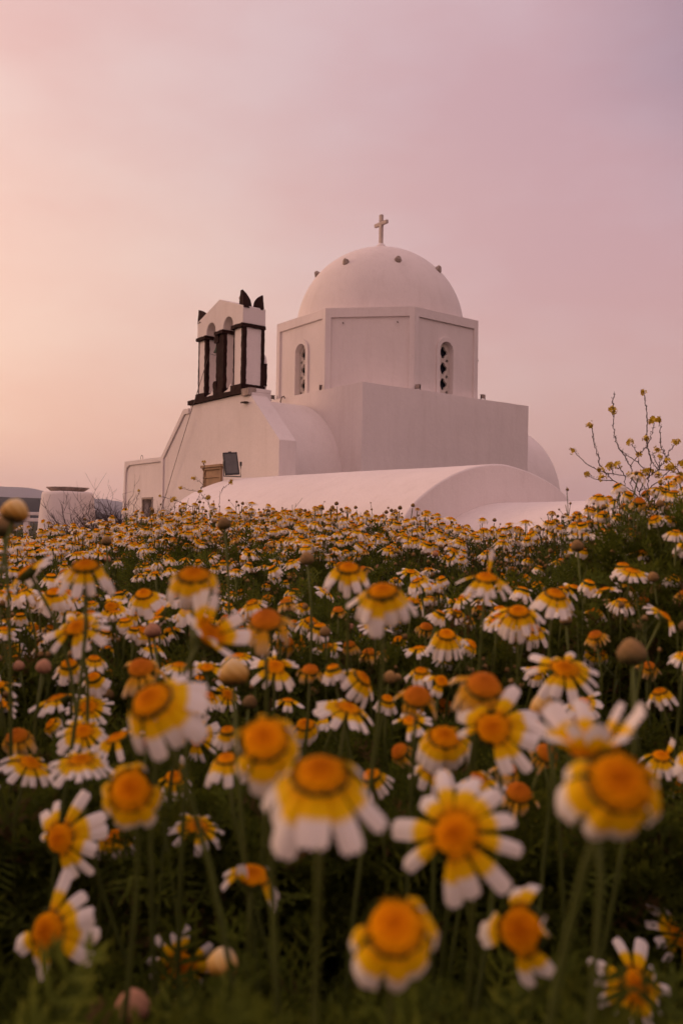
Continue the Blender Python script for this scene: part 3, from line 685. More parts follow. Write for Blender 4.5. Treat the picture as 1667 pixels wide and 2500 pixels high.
def daisy(pos, nrm, size, kind, label, group, rng, name='daisy_flower', var=None):
    pos = Vector(pos); bx, by = pos.x + rng.uniform(-.05, .05), pos.y + rng.uniform(-.02, .08)
    bz = ground(bx, by) - .01; root = empty(name, (bx, by, bz)); tag(root, label, 'daisy', group)
    n = Vector(nrm).normalized(); loc = pos - Vector((bx, by, bz)); spin = rng.uniform(0, 6.28); M = head_matrix(loc, n, size, spin)
    a, b = TPL[kind][rng.randrange(3) if var is None else var]
    link('petals', a, None, root, M); link('flower_disc', b, None, root, M); link('calyx', ME_CALYX, None, root, M)
    link('stem', stem_mesh(stem_pts((0, 0, 0), loc - n * size * .12, n, rng), .0017, .0013), None, root)
    return root
def bud(pos, size, label, group, rng, pink=False):
    pos = Vector(pos); bx, by = pos.x + rng.uniform(-.03, .03), pos.y + rng.uniform(-.02, .06); bz = ground(bx, by) - .01
    root = empty('daisy_bud', (bx, by, bz)); tag(root, label, 'flower bud', group)
    n = Vector((rng.uniform(-.3, .3), rng.uniform(-.3, .3), 1)).normalized(); loc = pos - Vector((bx, by, bz))
    link('bud_head', (ME_BUD, ME_BUDP, ME_BUDY)[int(pink)], None, root, head_matrix(loc - n * size * .3, n, size, rng.uniform(0, 6)))
    link('stem', stem_mesh(stem_pts((0, 0, 0), loc - n * size * .3, n, rng), .0018, .0013), None, root)
    return root

# ------------------------------------------------------------------ foreground flowers, one by one
# x, y (disc), span, kind, normal (right, up, toward the viewer), label
K_ = 1667 / 1568
FG = [
 (735, 1772, 290, 'droop', (0, .85, .42), 'big daisy with long white petals hanging like a skirt, in the middle of the foreground'),
 (605, 1695, 190, 'closed', (.0, .72, .65), 'daisy with folded yellow petals and one white petal sticking out left, above the skirted daisy'),
 (300, 1812, 165, 'closed', (.05, .55, .8), 'round headed daisy with brown disc and folded petals, beside the tilted left daisy'),
 (137, 1925, 200, 'half', (-.35, .3, .85), 'tilted daisy at the left with orange disc and petals fanned right'),
 (108, 2135, 230, 'gappy', (-.3, .3, .9), 'ragged daisy with a yellow streak and few petals near the lower left edge'),
 (418, 2218, 170, 'mild', (.25, .25, .95), 'dim yellow daisy facing the lens beside the round yellow bud'),
 (580, 2008, 190, 'plume', (.12, .93, .33), 'flat daisy seen edge-on below the skirted daisy, one petal upright'),
 (1045, 1915, 310, 'mild', (-.35, .6, .75), 'large open daisy tilted left with bright orange centre, right of the skirted daisy'),
 (1420, 1790, 245, 'closed', (.02, .62, .75), 'largest round yellow daisy at the right edge, dark orange disc and petals folded down'),
 (905, 2125, 225, 'closed', (0, .75, .6), 'orange daisy with short blunt petals, lowest one in the middle'),
 (1195, 2135, 280, 'plume', (-.45, .45, .75), 'daisy with one broad petal standing upright, lower right'),
 (1455, 2262, 210, 'mild', (.3, .45, .8), 'orange centred daisy low at the right with petals spread right'),
 (1130, 1672, 220, 'half', (-.3, .55, .7), 'leaning daisy with long white petals to the right, above the large tilted daisy'),
 (1360, 1722, 260, 'cup', (-.15, .95, .0), 'daisy seen from the side with petals raised, just above the round yellow one'),
 (957, 1600, 105, 'spent', (0, .85, .5), 'faded daisy with brown orange ball and shrivelled petals in the middle right'),
 (1110, 1575, 150, 'curl', (.05, .8, .5), 'orange daisy with curled faded petals next to the brown orange ball'),
 (1295, 1535, 180, 'mild', (0, .88, .45), 'bright open daisy with wide white petals right of the curled orange one'),
 (345, 1605, 220, 'droop', (-.3, .75, .6), 'white daisy with a long petal sweeping left, left of centre'),
 (425, 1590, 130, 'droop', (.25, .8, .5), 'daisy overlapping the one with the long left petal, hanging right'),
 (452, 1692, 120, 'gappy', (-.3, .4, .85), 'small open daisy with orange centre under the overlapping pair'),
 (325, 1535, 115, 'curl', (.0, .85, .45), 'orange daisy with shrunken petals left of the peach bud'),
 (480, 1455, 175, 'cup', (.55, .5, .35), 'daisy turned sideways with large white petals raised above a yellow rim'),
 (177, 1440, 155, 'mild', (-.15, .82, .55), 'spread white daisy with orange disc at the left, in the second row'),
 (610, 1425, 135, 'curl', (0, .85, .5), 'brownish orange daisy with curled petals on a dark stem, centre left'),
 (197, 1297, 135, 'droop', (.03, .9, .4), 'blurred daisy with hanging white petals below the stone lidded cistern'),
 (60, 1310, 140, 'gappy', (-.6, .7, .2), 'blurred daisy leaning left at the left edge below the cistern'),
 (125, 1358, 85, 'droop', (0, .9, .4), 'small blurred daisy under the leaning one at the left edge'),
 (330, 1362, 90, 'droop', (0, .85, .5), 'orange domed daisy below the dry bush'),
 (255, 1392, 90, 'gappy', (.1, .8, .6), 'orange disc daisy with few petals left of the orange domed one'),
 (368, 1402, 90, 'half', (-.5, .5, .3), 'yellow daisy bent over to the left beside the orange domed one'),
 (445, 1318, 125, 'closed', (.05, .9, .4), 'daisy with a straight skirt of petals below the belfry'),
 (800, 1302, 115, 'droop', (0, .88, .45), 'blurred orange topped daisy below the left part of the dome'),
 (878, 1355, 160, 'droop', (-.1, .85, .4), 'wide blurred daisy with forked yellow petals below the dome'),
 (948, 1378, 85, 'plume', (.2, .85, .3), 'yellow and white daisy touching the wide forked one'),
 (1115, 1325, 135, 'plume', (0, .9, .35), 'daisy with an upright white petal and hanging petals below the right end of the vault'),
 (1190, 1402, 110, 'droop', (-.1, .85, .45), 'daisy with spreading skirt under the one with the upright petal'),
 (1275, 1362, 105, 'droop', (.1, .85, .4), 'yellow shouldered daisy right of the spreading skirt'),
 (1025, 1455, 95, 'droop', (0, .85, .45), 'orange capped daisy with dim petals in the centre right, above the brown ball'),
 (800, 1625, 155, 'mild', (.25, .9, .2), 'pale daisy seen from the side with drooping white petals, above the skirted daisy'),
 (752, 1640, 110, 'half', (-.35, .85, .1), 'white daisy with stiff petals left of the pale side-on one'),
 (700, 1662, 75, 'closed', (0, .9, .4), 'small orange daisy squeezed between two larger ones in the centre'),
 (1020, 1690, 120, 'closed', (.05, .85, .5), 'orange daisy with two white petals under the brown ball'),
 (1040, 1812, 85, 'curl', (0, .85, .5), 'dull orange flower behind the large tilted daisy'),
 (40, 1692, 95, 'curl', (0, .85, .4), 'orange flower with tattered petals at the left edge, middle height'),
 (132, 1602, 125, 'half', (-.25, .93, .1), 'daisy seen edge-on with petals pointing left and right, left of centre'),
 (22, 1492, 90, 'flat', (.1, .85, .5), 'flat white daisy cut by the left edge, at middle height'),
 (1525, 1482, 85, 'mild', (0, .9, .35), 'white daisy with fanned petals near the right edge'),
 (1560, 1800, 130, 'flat', (.5, .6, .6), 'white petalled daisy cut by the right edge beside the round yellow one'),
 (1556, 2150, 160, 'mild', (.6, .6, .5), 'pale daisy cut by the right edge, lower down'),
 (568, 1905, 75, 'gappy', (-.3, .7, .6), 'tiny daisy with narrow petals tucked under the left side of the skirted daisy'),
 (40, 2335, 130, 'mild', (0, .7, .6), 'dim daisy in the bottom left corner'),
 (1300, 2212, 95, 'gappy', (0, .6, .7), 'small dim daisy under the one with the upright petal'),
 (632, 1530, 130, 'gappy', (.1, .75, .5), 'white and orange daisy behind the dark stem, centre left'),
 (1190, 1820, 95, 'spent', (0, .8, .5), 'dull orange flower head beside the large tilted daisy'),
 (1515, 1962, 55, 'spent', (0, .8, .5), 'small orange flower head below the round yellow daisy'),
 (690, 1480, 80, 'plume', (0, .8, .5), 'small bright daisy right of the dark stemmed orange one'),
 (1222, 1440, 80, 'droop', (0, .85, .5), 'small white skirted daisy in the right half of the middle rows'),
 (1370, 1495, 60, 'closed', (0, .85, .5), 'small bell shaped daisy beside the tall pointed bud'),
 (1460, 1655, 95, 'gappy', (.2, .8, .4), 'white daisy with hanging petals by the right edge, above the round yellow one'),
 (1412, 1560, 80, 'plume', (0, .8, .5), 'small daisy with tangled petals right of the wide open one'),
 (1540, 1640, 60, 'curl', (0, .8, .5), 'small orange flower at the right edge'),
 (1130, 1850, 110, 'half', (.2, .6, .5), 'white petals of a daisy rising behind the large tilted daisy'),
]
rngF = random.Random(11)
HEADS = []                                                   # placed heads, so the random field keeps clear
for (x, y, w, kind, nr, lab) in FG:
    S = .054; d = S * KINDS[kind][2] * 2064 / (w * K_) / 0.99
    p = at(x * K_, y * K_, d); n = (nr[0], -nr[2], nr[1])
    daisy(p, n, S, kind, lab, 'large daisies of the foreground', rngF, var=0 if w > 150 and kind != 'cup' else None); HEADS.append((x * K_, y * K_, w * K_ * .5))
BUDS = [(510, 2220, 36, 2, 'round yellow bud beside the dim yellow daisy, low left'), (305, 2320, 40, 1, 'large peach coloured bud at the bottom left'),
 (537, 1552, 34, 2, 'large peach and yellow bud left of centre'), (1450, 1505, 33, 0, 'tall pointed brown bud at the right'), (33, 1180, 31, 2, 'big pale bud cutting into the dark hill at the left edge'),
 (8, 1215, 26, 0, 'brown bud half cut off by the left edge'), (1325, 1257, 15, 0, 'brown bud among the daisies, left of the mustard plants'), (705, 1287, 17, 0, 'dark blurred bud under the low vault, right of the belfry'),
 (515, 1206, 16, 0, 'dark blurred bud against the daisies, below the floodlight'), (1248, 1628, 30, 2, 'green and yellow bud under the wide open daisy'), (1322, 1655, 20, 1, 'small pink bud near the right, under the green and yellow one'),
 (352, 1452, 19, 1, 'pink blurred bud between the second row daisies'), (492, 1972, 21, 1, 'pink bud left of the edge-on daisy'), (135, 1700, 12, 1, 'tiny pink bud on a long stem at the left'),
 (192, 1845, 17, 1, 'pink bud between the two left foreground daisies'), (722, 2225, 17, 1, 'dim red bud in the dark undergrowth, bottom middle'), (600, 2096, 12, 1, 'tiny orange bud under the edge-on daisy'),
 (690, 2158, 17, 1, 'dull brown bud in the dark undergrowth below the edge-on daisy'), (835, 2040, 14, 1, 'dull pink bud left of the large tilted daisy petals'), (245, 1245, 12, 0, 'orange topped bud below the left end of the church')]
for (x, y, r, pink, lab) in BUDS:
    S = .017; d = S * 2064 / (2 * r * K_); bud(at(x * K_, y * K_, d), S, lab, 'daisy buds between the flowers', rngF, pink); HEADS.append((x * K_, y * K_, r * K_))

# ------------------------------------------------------------------ the rest of the field
def project(p):
    v = Vector(p) - Vector((0, 0, EYE)); zc = v.dot(_f)
    return 833.5 + 2064 * v.dot(cx_) / zc, 1250 - 2064 * v.dot(cy_) / zc
rngR = random.Random(5)
cells = {}; field = []
tries = 0
while len(field) < 2300 and tries < 90000:
    tries += 1
    y = math.sqrt(rngR.uniform(.95 ** 2, 4.1 ** 2)); t = rngR.uniform(-.55, .55); x = t * y
    c = crest(t)
    if y > c + .28: continue
    s = .047 * rngR.uniform(.72, 1.12)
    # patches: some bare of flowers
    pn = noise.noise(Vector((x * 1.1, y * 1.1, 7)))
    if pn < -.11 and rngR.random() < .85: continue
    if y < 1.25 and rngR.random() < .2: continue
    z = canopy(x, y) + max(-.05, min(.032, rngR.gauss(0, .020))) - (.05 if rngR.random() < .18 else 0)
    if y > c - .25: z += abs(rngR.gauss(0, .012))
    key = (int(x / .035), int(y / .035))
    if any((key[0] + i, key[1] + j) in cells for i in (-1, 0, 1) for j in (-1, 0, 1)) and rngR.random() < .72: continue
    cells[key] = 1
    kind = rngR.choices(['droop', 'bell', 'mild', 'closed', 'flat', 'gappy', 'spent', 'curl', 'plume', 'half', 'bud'], [22, 36, 8, 9, 3, 7, 3, 5, 4, 4, 7])[0]
    az = rngR.uniform(0, 6.28); ti = abs(rngR.gauss(0, .42))
    n = Vector((math.sin(az) * ti, math.cos(az) * ti * .6 - .16, 1)).normalized()
    field.append((y, Vector((x, y, z)), n, s, kind))
k = 0; extra = list(HEADS)
while k < 150:
    y = rngR.uniform(.50, 1.25); t = rngR.uniform(-.47, .47); x = t * y
    z = canopy(x, y) - abs(rngR.gauss(.01, .045)) - (.03 if y < .7 else 0); s = .046 * rngR.uniform(.8, 1.12); px, py = project((x, y, z)); hw = s * 2064 / y * .42
    tries += 1
    if tries > 160000: break
    if py < 1390 or (py > 1900 and rngR.random() < .95) or any(abs(px - hx) < (hw + hv) * .5 and abs(py - hy) < (hw + hv) * .5 for hx, hy, hv in extra): continue
    extra.append((px, py, hw)); az = rngR.uniform(0, 6.28); ti = abs(rngR.gauss(.1, .45)); k += 1
    field.append((y, Vector((x, y, z)), Vector((math.sin(az) * ti, math.cos(az) * ti * .6 - .3, 1)).normalized(), s, rngR.choices(['droop', 'bell', 'mild', 'closed', 'gappy', 'spent', 'curl', 'plume', 'half', 'bud'], [16, 18, 14, 10, 12, 5, 8, 7, 8, 8])[0]))
for _ in range(60):                                           # taller sprays along the crest
    t = rngR.uniform(-.25, .10); y = crest(t) + rngR.uniform(-.45, .1); x = t * y; az = rngR.uniform(0, 6.28)
    field.append((y, Vector((x, y, canopy(x, y) + rngR.uniform(.02, .065))), Vector((math.sin(az) * .3, math.cos(az) * .2 - .1, 1)).normalized(), .036 * rngR.uniform(.8, 1.1), rngR.choices(['bell', 'droop', 'closed', 'bud', 'curl'], [34, 16, 12, 30, 8])[0]))
for _ in range(85):                                           # the taller bank at the right
    y = rngR.uniform(1.2, 1.68); t = rngR.uniform(.265, .46); x = t * y; az = rngR.uniform(0, 6.28); ti = abs(rngR.gauss(0, .3))
    z = canopy(x, y) + rngR.gauss(-.005, .024); key = (int(x / .03), int(y / .03))
    if key in cells: continue
    cells[key] = 1
    field.append((y, Vector((x, y, z)), Vector((math.sin(az) * ti, math.cos(az) * ti * .6 - .2, 1)).normalized(), .05 * rngR.uniform(.8, 1.1), rngR.choices(['droop', 'bell', 'mild', 'closed', 'flat', 'gappy', 'spent', 'curl', 'plume', 'bud'], [18, 30, 12, 10, 4, 8, 3, 5, 5, 8])[0]))
for _ in range(1500):
    x = rngR.uniform(-2.7, 2.7); y = rngR.uniform(-.2, 3.9); t = x / max(y, .6)
    if abs(t) < .5 and y > .3 or abs(x) < .35 or y > crest(t) + .2 or noise.noise(Vector((x * 1.1, y * 1.1, 7))) < -.16: continue
    az = rngR.uniform(0, 6.28); ti = abs(rngR.gauss(0, .42))
    field.append((y + 50, Vector((x, y, canopy(x, y) + rngR.gauss(-.01, .025))), Vector((math.sin(az) * ti, math.cos(az) * ti * .6 - .1, 1)).normalized(), .047 * rngR.uniform(.75, 1.1), rngR.choices(['droop', 'mild', 'closed', 'gappy', 'curl', 'plume', 'bud'], [36, 18, 14, 10, 8, 6, 8])[0]))
field.sort(key=lambda f: f[0])
COLS = [(130, 'at the left edge'), (330, 'below the dry bush'), (520, 'below the facade'), (700, 'below the belfry'), (880, 'below the dome, left'),
        (1060, 'below the dome, right'), (1240, 'below the vault arch'), (1430, 'left of the mustard plants'), (9999, 'under the mustard plants')]
ROWS = [(1290, 'at the crest'), (1345, 'in far rows'), (1400, 'in middle rows'), (1480, 'behind blurred heads'), (9999, 'deep between blurred heads')]
LOOK = {'bell': 'small daisy, petals hanging straight,', 'droop': 'small daisy with spreading skirt', 'mild': 'small open white daisy', 'closed': 'small bell shaped daisy', 'flat': 'small flat white daisy', 'gappy': 'small daisy with petals missing',
        'spent': 'small spent daisy', 'curl': 'small orange shrivelled daisy', 'plume': 'small daisy with one raised petal', 'half': 'small lopsided daisy'}
n_ind = 0; n_bud = 0; rest = []
for (y, p, n, s, kind) in field:
    px, py = project(p); inside = -20 < px < 1690 and y < 40
    if kind != 'bud' and inside and n_ind < 300 - len(FG):
        col = next(c for lim, c in COLS if px < lim); row = next(c for lim, c in ROWS if py < lim)
        lean = 'left leaning ' if n.x < -.12 else 'right leaning ' if n.x > .12 else ''; look = LOOK[kind].replace('small', 'larger') if s > .049 else LOOK[kind]
        daisy(p, n, s, kind, f'{lean}{look} {row}, {col}', 'daisies of the field', rngR); n_ind += 1
    elif kind == 'bud' and inside and n_bud < 40:
        col = next(c for lim, c in COLS if px < lim)
        bud(p, .013, 'small brown daisy bud standing among the rows, ' + col, 'daisy buds between the flowers', rngR, rngR.random() < .4); n_bud += 1
    else: rest.append((p, n, s, kind))

def replicate(tpl, mats4):
    """tpl (verts, tris, t); mats4 (k,4,4) -> arrays"""
    v, T, A = tpl; k = len(mats4); h = np.concatenate([v, np.ones((len(v), 1))], 1)
    out = np.einsum('kij,nj->kni', mats4, h)[:, :, :3].reshape(-1, 3)
    tt = (T[None] + (np.arange(k) * len(v))[:, None, None]).reshape(-1, 3)
    return out, tt, np.tile(A, k)
LOW = {}
for kn, (kw, faded, span) in KINDS.items():
    LOW[kn] = []
    for s in range(2):
        rng = random.Random(s + 77); kw2 = dict(kw); kw2.update(nl=4, nw=2, n=kw['n'] + 3, width=kw.get('width', .15) * .82)
        LOW[kn].append((petals_arr(rng, **kw2), disc_arr(rng, .135, .072, 9, 3, .004), faded))
lowbud = bud_arr(8, 5); lowcal = calyx_arr(6)
parts = []
by = {}
for i, (p, n, s, kind) in enumerate(rest): by.setdefault((kind, i % 2), []).append((p, n, s))
sv, st, sa = [], [], []
def add_thin_stem(P, r0, r1, acc=None):
    b = sum(len(a) for a in sv); P = np.array([tuple(p) for p in P]); n = len(P)
    rr = np.linspace(r0, r1, n); vs_ = np.concatenate([P + np.array(o) * rr[:, None] for o in ((1, 0, 0), (-.5, .87, 0), (-.5, -.87, 0))])
    T = []
    for i in range(n - 1):
        for k in range(3):
            a = k * n + i; c = ((k + 1) % 3) * n + i; T += [(a, c, a + 1), (c, c + 1, a + 1)]
    sv.append(vs_); st.append(np.array(T) + b); sa.append(np.tile(np.linspace(0, 1, n), 3))
for (kind, v2), L_ in by.items():
    if kind == 'bud':
        Ms = np.array([np.array(head_matrix(p, n, .012, 0)) for p, n, s in L_]); parts.append((*replicate(lowbud, Ms), M_BUD)); pass
    else:
        Ms = np.array([np.array(head_matrix(p, n, s, rngR.uniform(0, 6.28))) for p, n, s in L_]); pa, da, fd = LOW[kind][v2]
        parts.append((*replicate(pa, Ms), M_PETALD if fd else M_PETAL)); parts.append((*replicate(da, Ms), M_DISCD if fd else M_DISC)); parts.append((*replicate(lowcal, Ms), M_STEM))
    for p, n, s in L_:
        b = Vector((p.x + rngR.uniform(-.04, .04), p.y + rngR.uniform(-.04, .04), 0)); b.z = ground(b.x, b.y)
        add_thin_stem(stem_pts(b, p - n * s * .1, n, rngR, 5), .0018, .0014)
parts.append((np.concatenate(sv), np.concatenate(st), np.concatenate(sa), M_STEM))
o = link('daisy_field', mesh_arr('daisy_field', parts)); tag(o, 'mass of small white and yellow daisies filling the far rows up to the crest', 'daisies', kind='stuff')

# ------------------------------------------------------------------ undergrowth
def leaf_arr(seed, pairs=7):
    rng = random.Random(seed); Vv, T, A = [], [], []
    def blade(a, b, w):
        o = len(Vv); d = (b - a).normalized(); s = d.cross(Vector((0, .2, 1))).normalized() * w
        m_ = a.lerp(b, .55); Vv.extend([a - s * .4, a + s * .4, m_ + s, m_ - s, b]); T.extend([(o, o + 1, o + 2), (o, o + 2, o + 3), (o + 3, o + 2, o + 4)])
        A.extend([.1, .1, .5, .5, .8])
    pts = [Vector((.03 * math.sin(i), i / pairs, .25 * (i / pairs) ** 2 * -1)) for i in range(pairs + 1)]
    for a, b in zip(pts, pts[1:]): blade(a, b + (b - a) * .15, .022)
    for i in range(1, pairs):
        for sgn in (-1, 1):
            l = .30 * math.sin(math.pi * (i + .8) / (pairs + 1.2)) * rng.uniform(.8, 1.2)
            tip = pts[i] + Vector((sgn * l, l * .65, rng.uniform(-.08, .10))); blade(pts[i], tip, .030)
            mid_ = pts[i].lerp(tip, .55); blade(mid_, mid_ + Vector((sgn * l * .1, l * .5, .04)), .022)
    return np.array([tuple(v) for v in Vv]), np.array(T), np.array(A)
rngU = random.Random(21); leaf_parts = []
NL = 50000
rs = np.random.RandomState(4)
for tplseed in range(4):
    k = NL // 4
    yy = np.sqrt(rs.uniform(.16 ** 2, 4.2 ** 2, k * 2)) ; yy[:k // 2] = rs.uniform(.30, 1.3, k // 2)
    tt = rs.uniform(-.58, .58, k * 2); Ms = []
    side = rs.uniform(-2.8, 2.8, 4500), rs.uniform(-.3, 3.9, 4500)
    yy = yy[:k]; tt = tt[:k]; wide = [(b, a / max(b, .6), a) for a, b in zip(*side) if (abs(a / max(b, .6)) > .56 or b < .3) and abs(a) > .33]
    for y, t, x in [(a, b, a * b) for a, b in zip(yy, tt)] + wide:
        c = crest(t)
        if y > c + .5: continue
        top = canopy(x, y); gz_ = ground(x, y)
        f = rs.beta(2.4, 1.15)
        patch = noise.noise(Vector((x * 2.2, y * 2.2, 2)))
        z = gz_ + (top - .022 - gz_) * f * (1 + .10 * patch) 
        if abs(x) > max(.33, .56 * y): pass
        elif y < .40: z = min(z, EYE - .66 * y - rs.uniform(0, .1))
        elif y < .62: z = min(z, EYE - .31 - rs.uniform(0, .12))
        elif y < .95: z = min(z + .03, EYE - .235 - rs.uniform(0, .08))
        elif y < 1.15: z -= .03
        s = rs.uniform(.028, .062); az = rs.uniform(0, 6.283); pitch = rs.uniform(-.2, 1.35); rl = rs.uniform(-.8, .8)
        M = Matrix.Translation((x, y, z)) @ Matrix.Rotation(az, 4, 'Z') @ Matrix.Rotation(pitch, 4, 'X') @ Matrix.Rotation(rl, 4, 'Y') @ Matrix.Scale(s, 4)
        Ms.append(np.array(M))
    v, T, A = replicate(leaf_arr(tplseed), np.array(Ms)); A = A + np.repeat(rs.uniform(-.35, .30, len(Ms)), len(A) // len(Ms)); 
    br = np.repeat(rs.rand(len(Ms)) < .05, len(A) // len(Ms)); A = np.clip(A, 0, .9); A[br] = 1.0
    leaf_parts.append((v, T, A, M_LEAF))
Ms = []
for _ in range(2000):
    y = rs.uniform(.5, 1.25); t = rs.uniform(-.5, .5); x = t * y
    z = EYE - rs.uniform(.16 + .07 * (y < .8), .34); s = rs.uniform(.03, .06)
    if any(abs(project((x, y, z))[0] - hx) < hw * 1.1 + 40 and abs(project((x, y, z))[1] - hy) < hw * 1.1 + 40 for hx, hy, hw in HEADS): continue
    Ms.append(np.array(Matrix.Translation((x, y, z)) @ Matrix.Rotation(rs.uniform(0, 6.28), 4, 'Z') @ Matrix.Rotation(rs.uniform(.2, 1.3), 4, 'X') @ Matrix.Scale(s, 4)))
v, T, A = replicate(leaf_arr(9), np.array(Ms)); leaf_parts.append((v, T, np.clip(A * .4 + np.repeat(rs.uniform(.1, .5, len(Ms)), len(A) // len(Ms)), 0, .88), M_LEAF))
# thin stalks with side twigs and tiny buds, some reaching over the crest
sv, st, sa = [], [], []; tiny = []
for i in range(5200):
    y = math.sqrt(rngU.uniform(.85 ** 2, 4.0 ** 2)); t = rngU.uniform(-.56, .56); c = crest(t)
    if i < 900: y = c + rngU.uniform(-.35, .25)
    if y > c + .35: continue
    x = t * y; top = canopy(x, y) + max(-.1, min(.02, rngU.gauss(-.03, .022))) + (min(.026 if not -.24 < t < .06 else .06, abs(rngU.gauss(0, .018 if not -.24 < t < .06 else .034))) if i < 900 else 0); b = Vector((x, y, ground(x, y)))
    e = Vector((x + rngU.gauss(0, .035), y + rngU.gauss(0, .03), top)); n = Vector((rngU.gauss(0, .25), rngU.gauss(0, .2), 1)).normalized()
    P = stem_pts(b, e, n, rngU, 5); add_thin_stem(P, .0016, .0008)
    for q in range(rngU.randint(1, 3)):
        a = P[3].lerp(P[4], rngU.random()); d = Vector((rngU.gauss(0, .6), rngU.gauss(0, .6), 1)).normalized() * rngU.uniform(.015, .04)
        add_thin_stem([a, a + d * .6, a + d], .0009, .0006)
        if rngU.random() < .5: tiny.append((a + d, d.normalized(), rngU.uniform(.004, .008)))
    if rngU.random() < .35: tiny.append((e, n, rngU.uniform(.005, .010)))
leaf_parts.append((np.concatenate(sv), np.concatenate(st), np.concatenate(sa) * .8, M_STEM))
Ms = np.array([np.array(head_matrix(p, n, s, 0)) for p, n, s in tiny]); leaf_parts.append((*replicate(bud_arr(6, 4), Ms), M_BUD))
o = link('undergrowth', mesh_arr('undergrowth', leaf_parts)); tag(o, 'dark green feathery leaves and stalks under the daisies', 'undergrowth', kind='stuff')

# ------------------------------------------------------------------ mustard plants
def mustard(name, label, off, sc_, depth, lines, flowers, basept, group, rad=.0016, rng=None, fsize=.0135):
    P = lambda q: (off[0] + q[0] / sc_, off[1] + q[1] / sc_)
    b = at(*P(basept), depth); gz_ = ground(b.x, b.y) - .02
    root = empty(name, (b.x, b.y, gz_)); tag(root, label, 'plant', group); o_ = Vector((b.x, b.y, gz_))
    dep = {}
    def pt(q):
        k = (round(q[0] / 12), round(q[1] / 12))
        if k not in dep: dep[k] = depth + rng.uniform(-.05, .05) * depth * .5
        return at(*P(q), dep[k]) - o_
    m = MB(); m.tube([Vector((rng.uniform(-.01, .01), 0, 0)), pt(basept) * .6, pt(basept)], [rad * 1.3, rad * 1.15, rad], 6)
    m.tube([pt(basept), pt(lines[0][0])], rad, 6)
    for ln in lines:
        pts = [pt(q) for q in ln]; S = []
        for i in range(len(pts) - 1):
            for k in range(4):
                t = k / 4; q = pts[i].lerp(pts[i + 1], t); q += Vector((rng.gauss(0, 1), rng.gauss(0, 1), 0)) * .0011 * depth * .5; S.append(q)
        S.append(pts[-1]); low = min(1, max(0, (ln[0][1] - 500) / 900)) ; r0 = rad * (.55 + .45 * low)
        m.tube(S, [r0 * (1 - .45 * i / (len(S) - 1)) for i in range(len(S))], 5)
        hi = ln[-1][1] < ln[0][1] - 250
        for i, q in enumerate(S[len(S) // 3:]):                       # old pods hugging the upper stems
            for _ in range(3 if hi else 1):
                d = Vector((rng.gauss(0, .7), rng.gauss(0, .7), 1)).normalized() * rng.uniform(.002, .005) * depth * .5
                a = q + Vector((0, 0, rng.uniform(-.006, .006))); m.tube([a, a + d * .6, a + d], [.0007 * depth * .4, .0008 * depth * .4, .0003], 4)
    m.build('stem', M_MSTEM, root, smooth=50)
    for q in flowers:
        c = pt(q); f = MB(); sz = fsize * depth * .43 * rng.uniform(.8, 1.15)
        for k in range(rng.randint(9, 14)):
            d = Vector((rng.gauss(0, 1), rng.gauss(0, 1), rng.gauss(.3, .8))).normalized(); a = c + d * sz * rng.uniform(.1, .8)
            s1 = d.cross(Vector((.3, .5, .7))).normalized(); s2 = d.cross(s1)
            for (u_, w_) in ((s1, s2), (s2, s1)):
                for sg in (-1, 1):
                    e = a + (u_ * sg + d * .35).normalized() * sz * .52
                    f.add([a, a.lerp(e, .65) + w_ * sz * .22, e, a.lerp(e, .65) - w_ * sz * .22], [(0, 1, 2, 3)])
        f.build('flower_cluster', M_MUST, root, smooth=0)
rngM = random.Random(3)
GM = 'mustard plants rising above the daisies at the right'
off = (1340, 920); s6 = 4.795
mustard('mustard_plant', 'leggy mustard plant with the longest left reaching stems, leftmost at the right edge', off, s6, 2.45,
 [[(1060, 1430), (1050, 1350), (1010, 1270), (975, 1190), (960, 1100), (945, 1045), (880, 930), (805, 825), (775, 740), (765, 700), (750, 600), (758, 500), (750, 400), (745, 300), (760, 195)],
  [(945, 1045), (990, 980), (1060, 900), (1130, 825), (1180, 730), (1210, 650), (1222, 530)],
  [(1040, 1000), (960, 950), (900, 920), (850, 870), (805, 825)],
  [(1060, 1430), (970, 1340), (860, 1270), (745, 1215), (690, 1160), (640, 1110), (585, 1010), (575, 940), (560, 900), (535, 820), (520, 740), (505, 670), (500, 600)],
  [(650, 1125), (560, 1085), (430, 1015), (330, 920), (300, 880)], [(650, 1125), (730, 1135), (800, 1145), (890, 1160), (960, 1175)],
  [(745, 1215), (690, 1212), (620, 1210), (520, 1195), (470, 1165)], [(890, 1160), (850, 1100), (810, 1050)], [(760, 1140), (730, 1080), (715, 1060)],
  [(1050, 920), (1020, 880), (985, 820), (965, 790)], [(890, 1160), (885, 1220), (880, 1280)], [(960, 1180), (955, 1250), (985, 1340)], [(1040, 1000), (1045, 950)]],
 [(270, 868), (483, 567), (735, 382), (1210, 508), (600, 1102), (950, 1160), (437, 1150), (615, 1185), (945, 768), (795, 1032), (700, 1045), (1050, 905), (745, 400)], (1062, 1520), GM, rng=rngM)
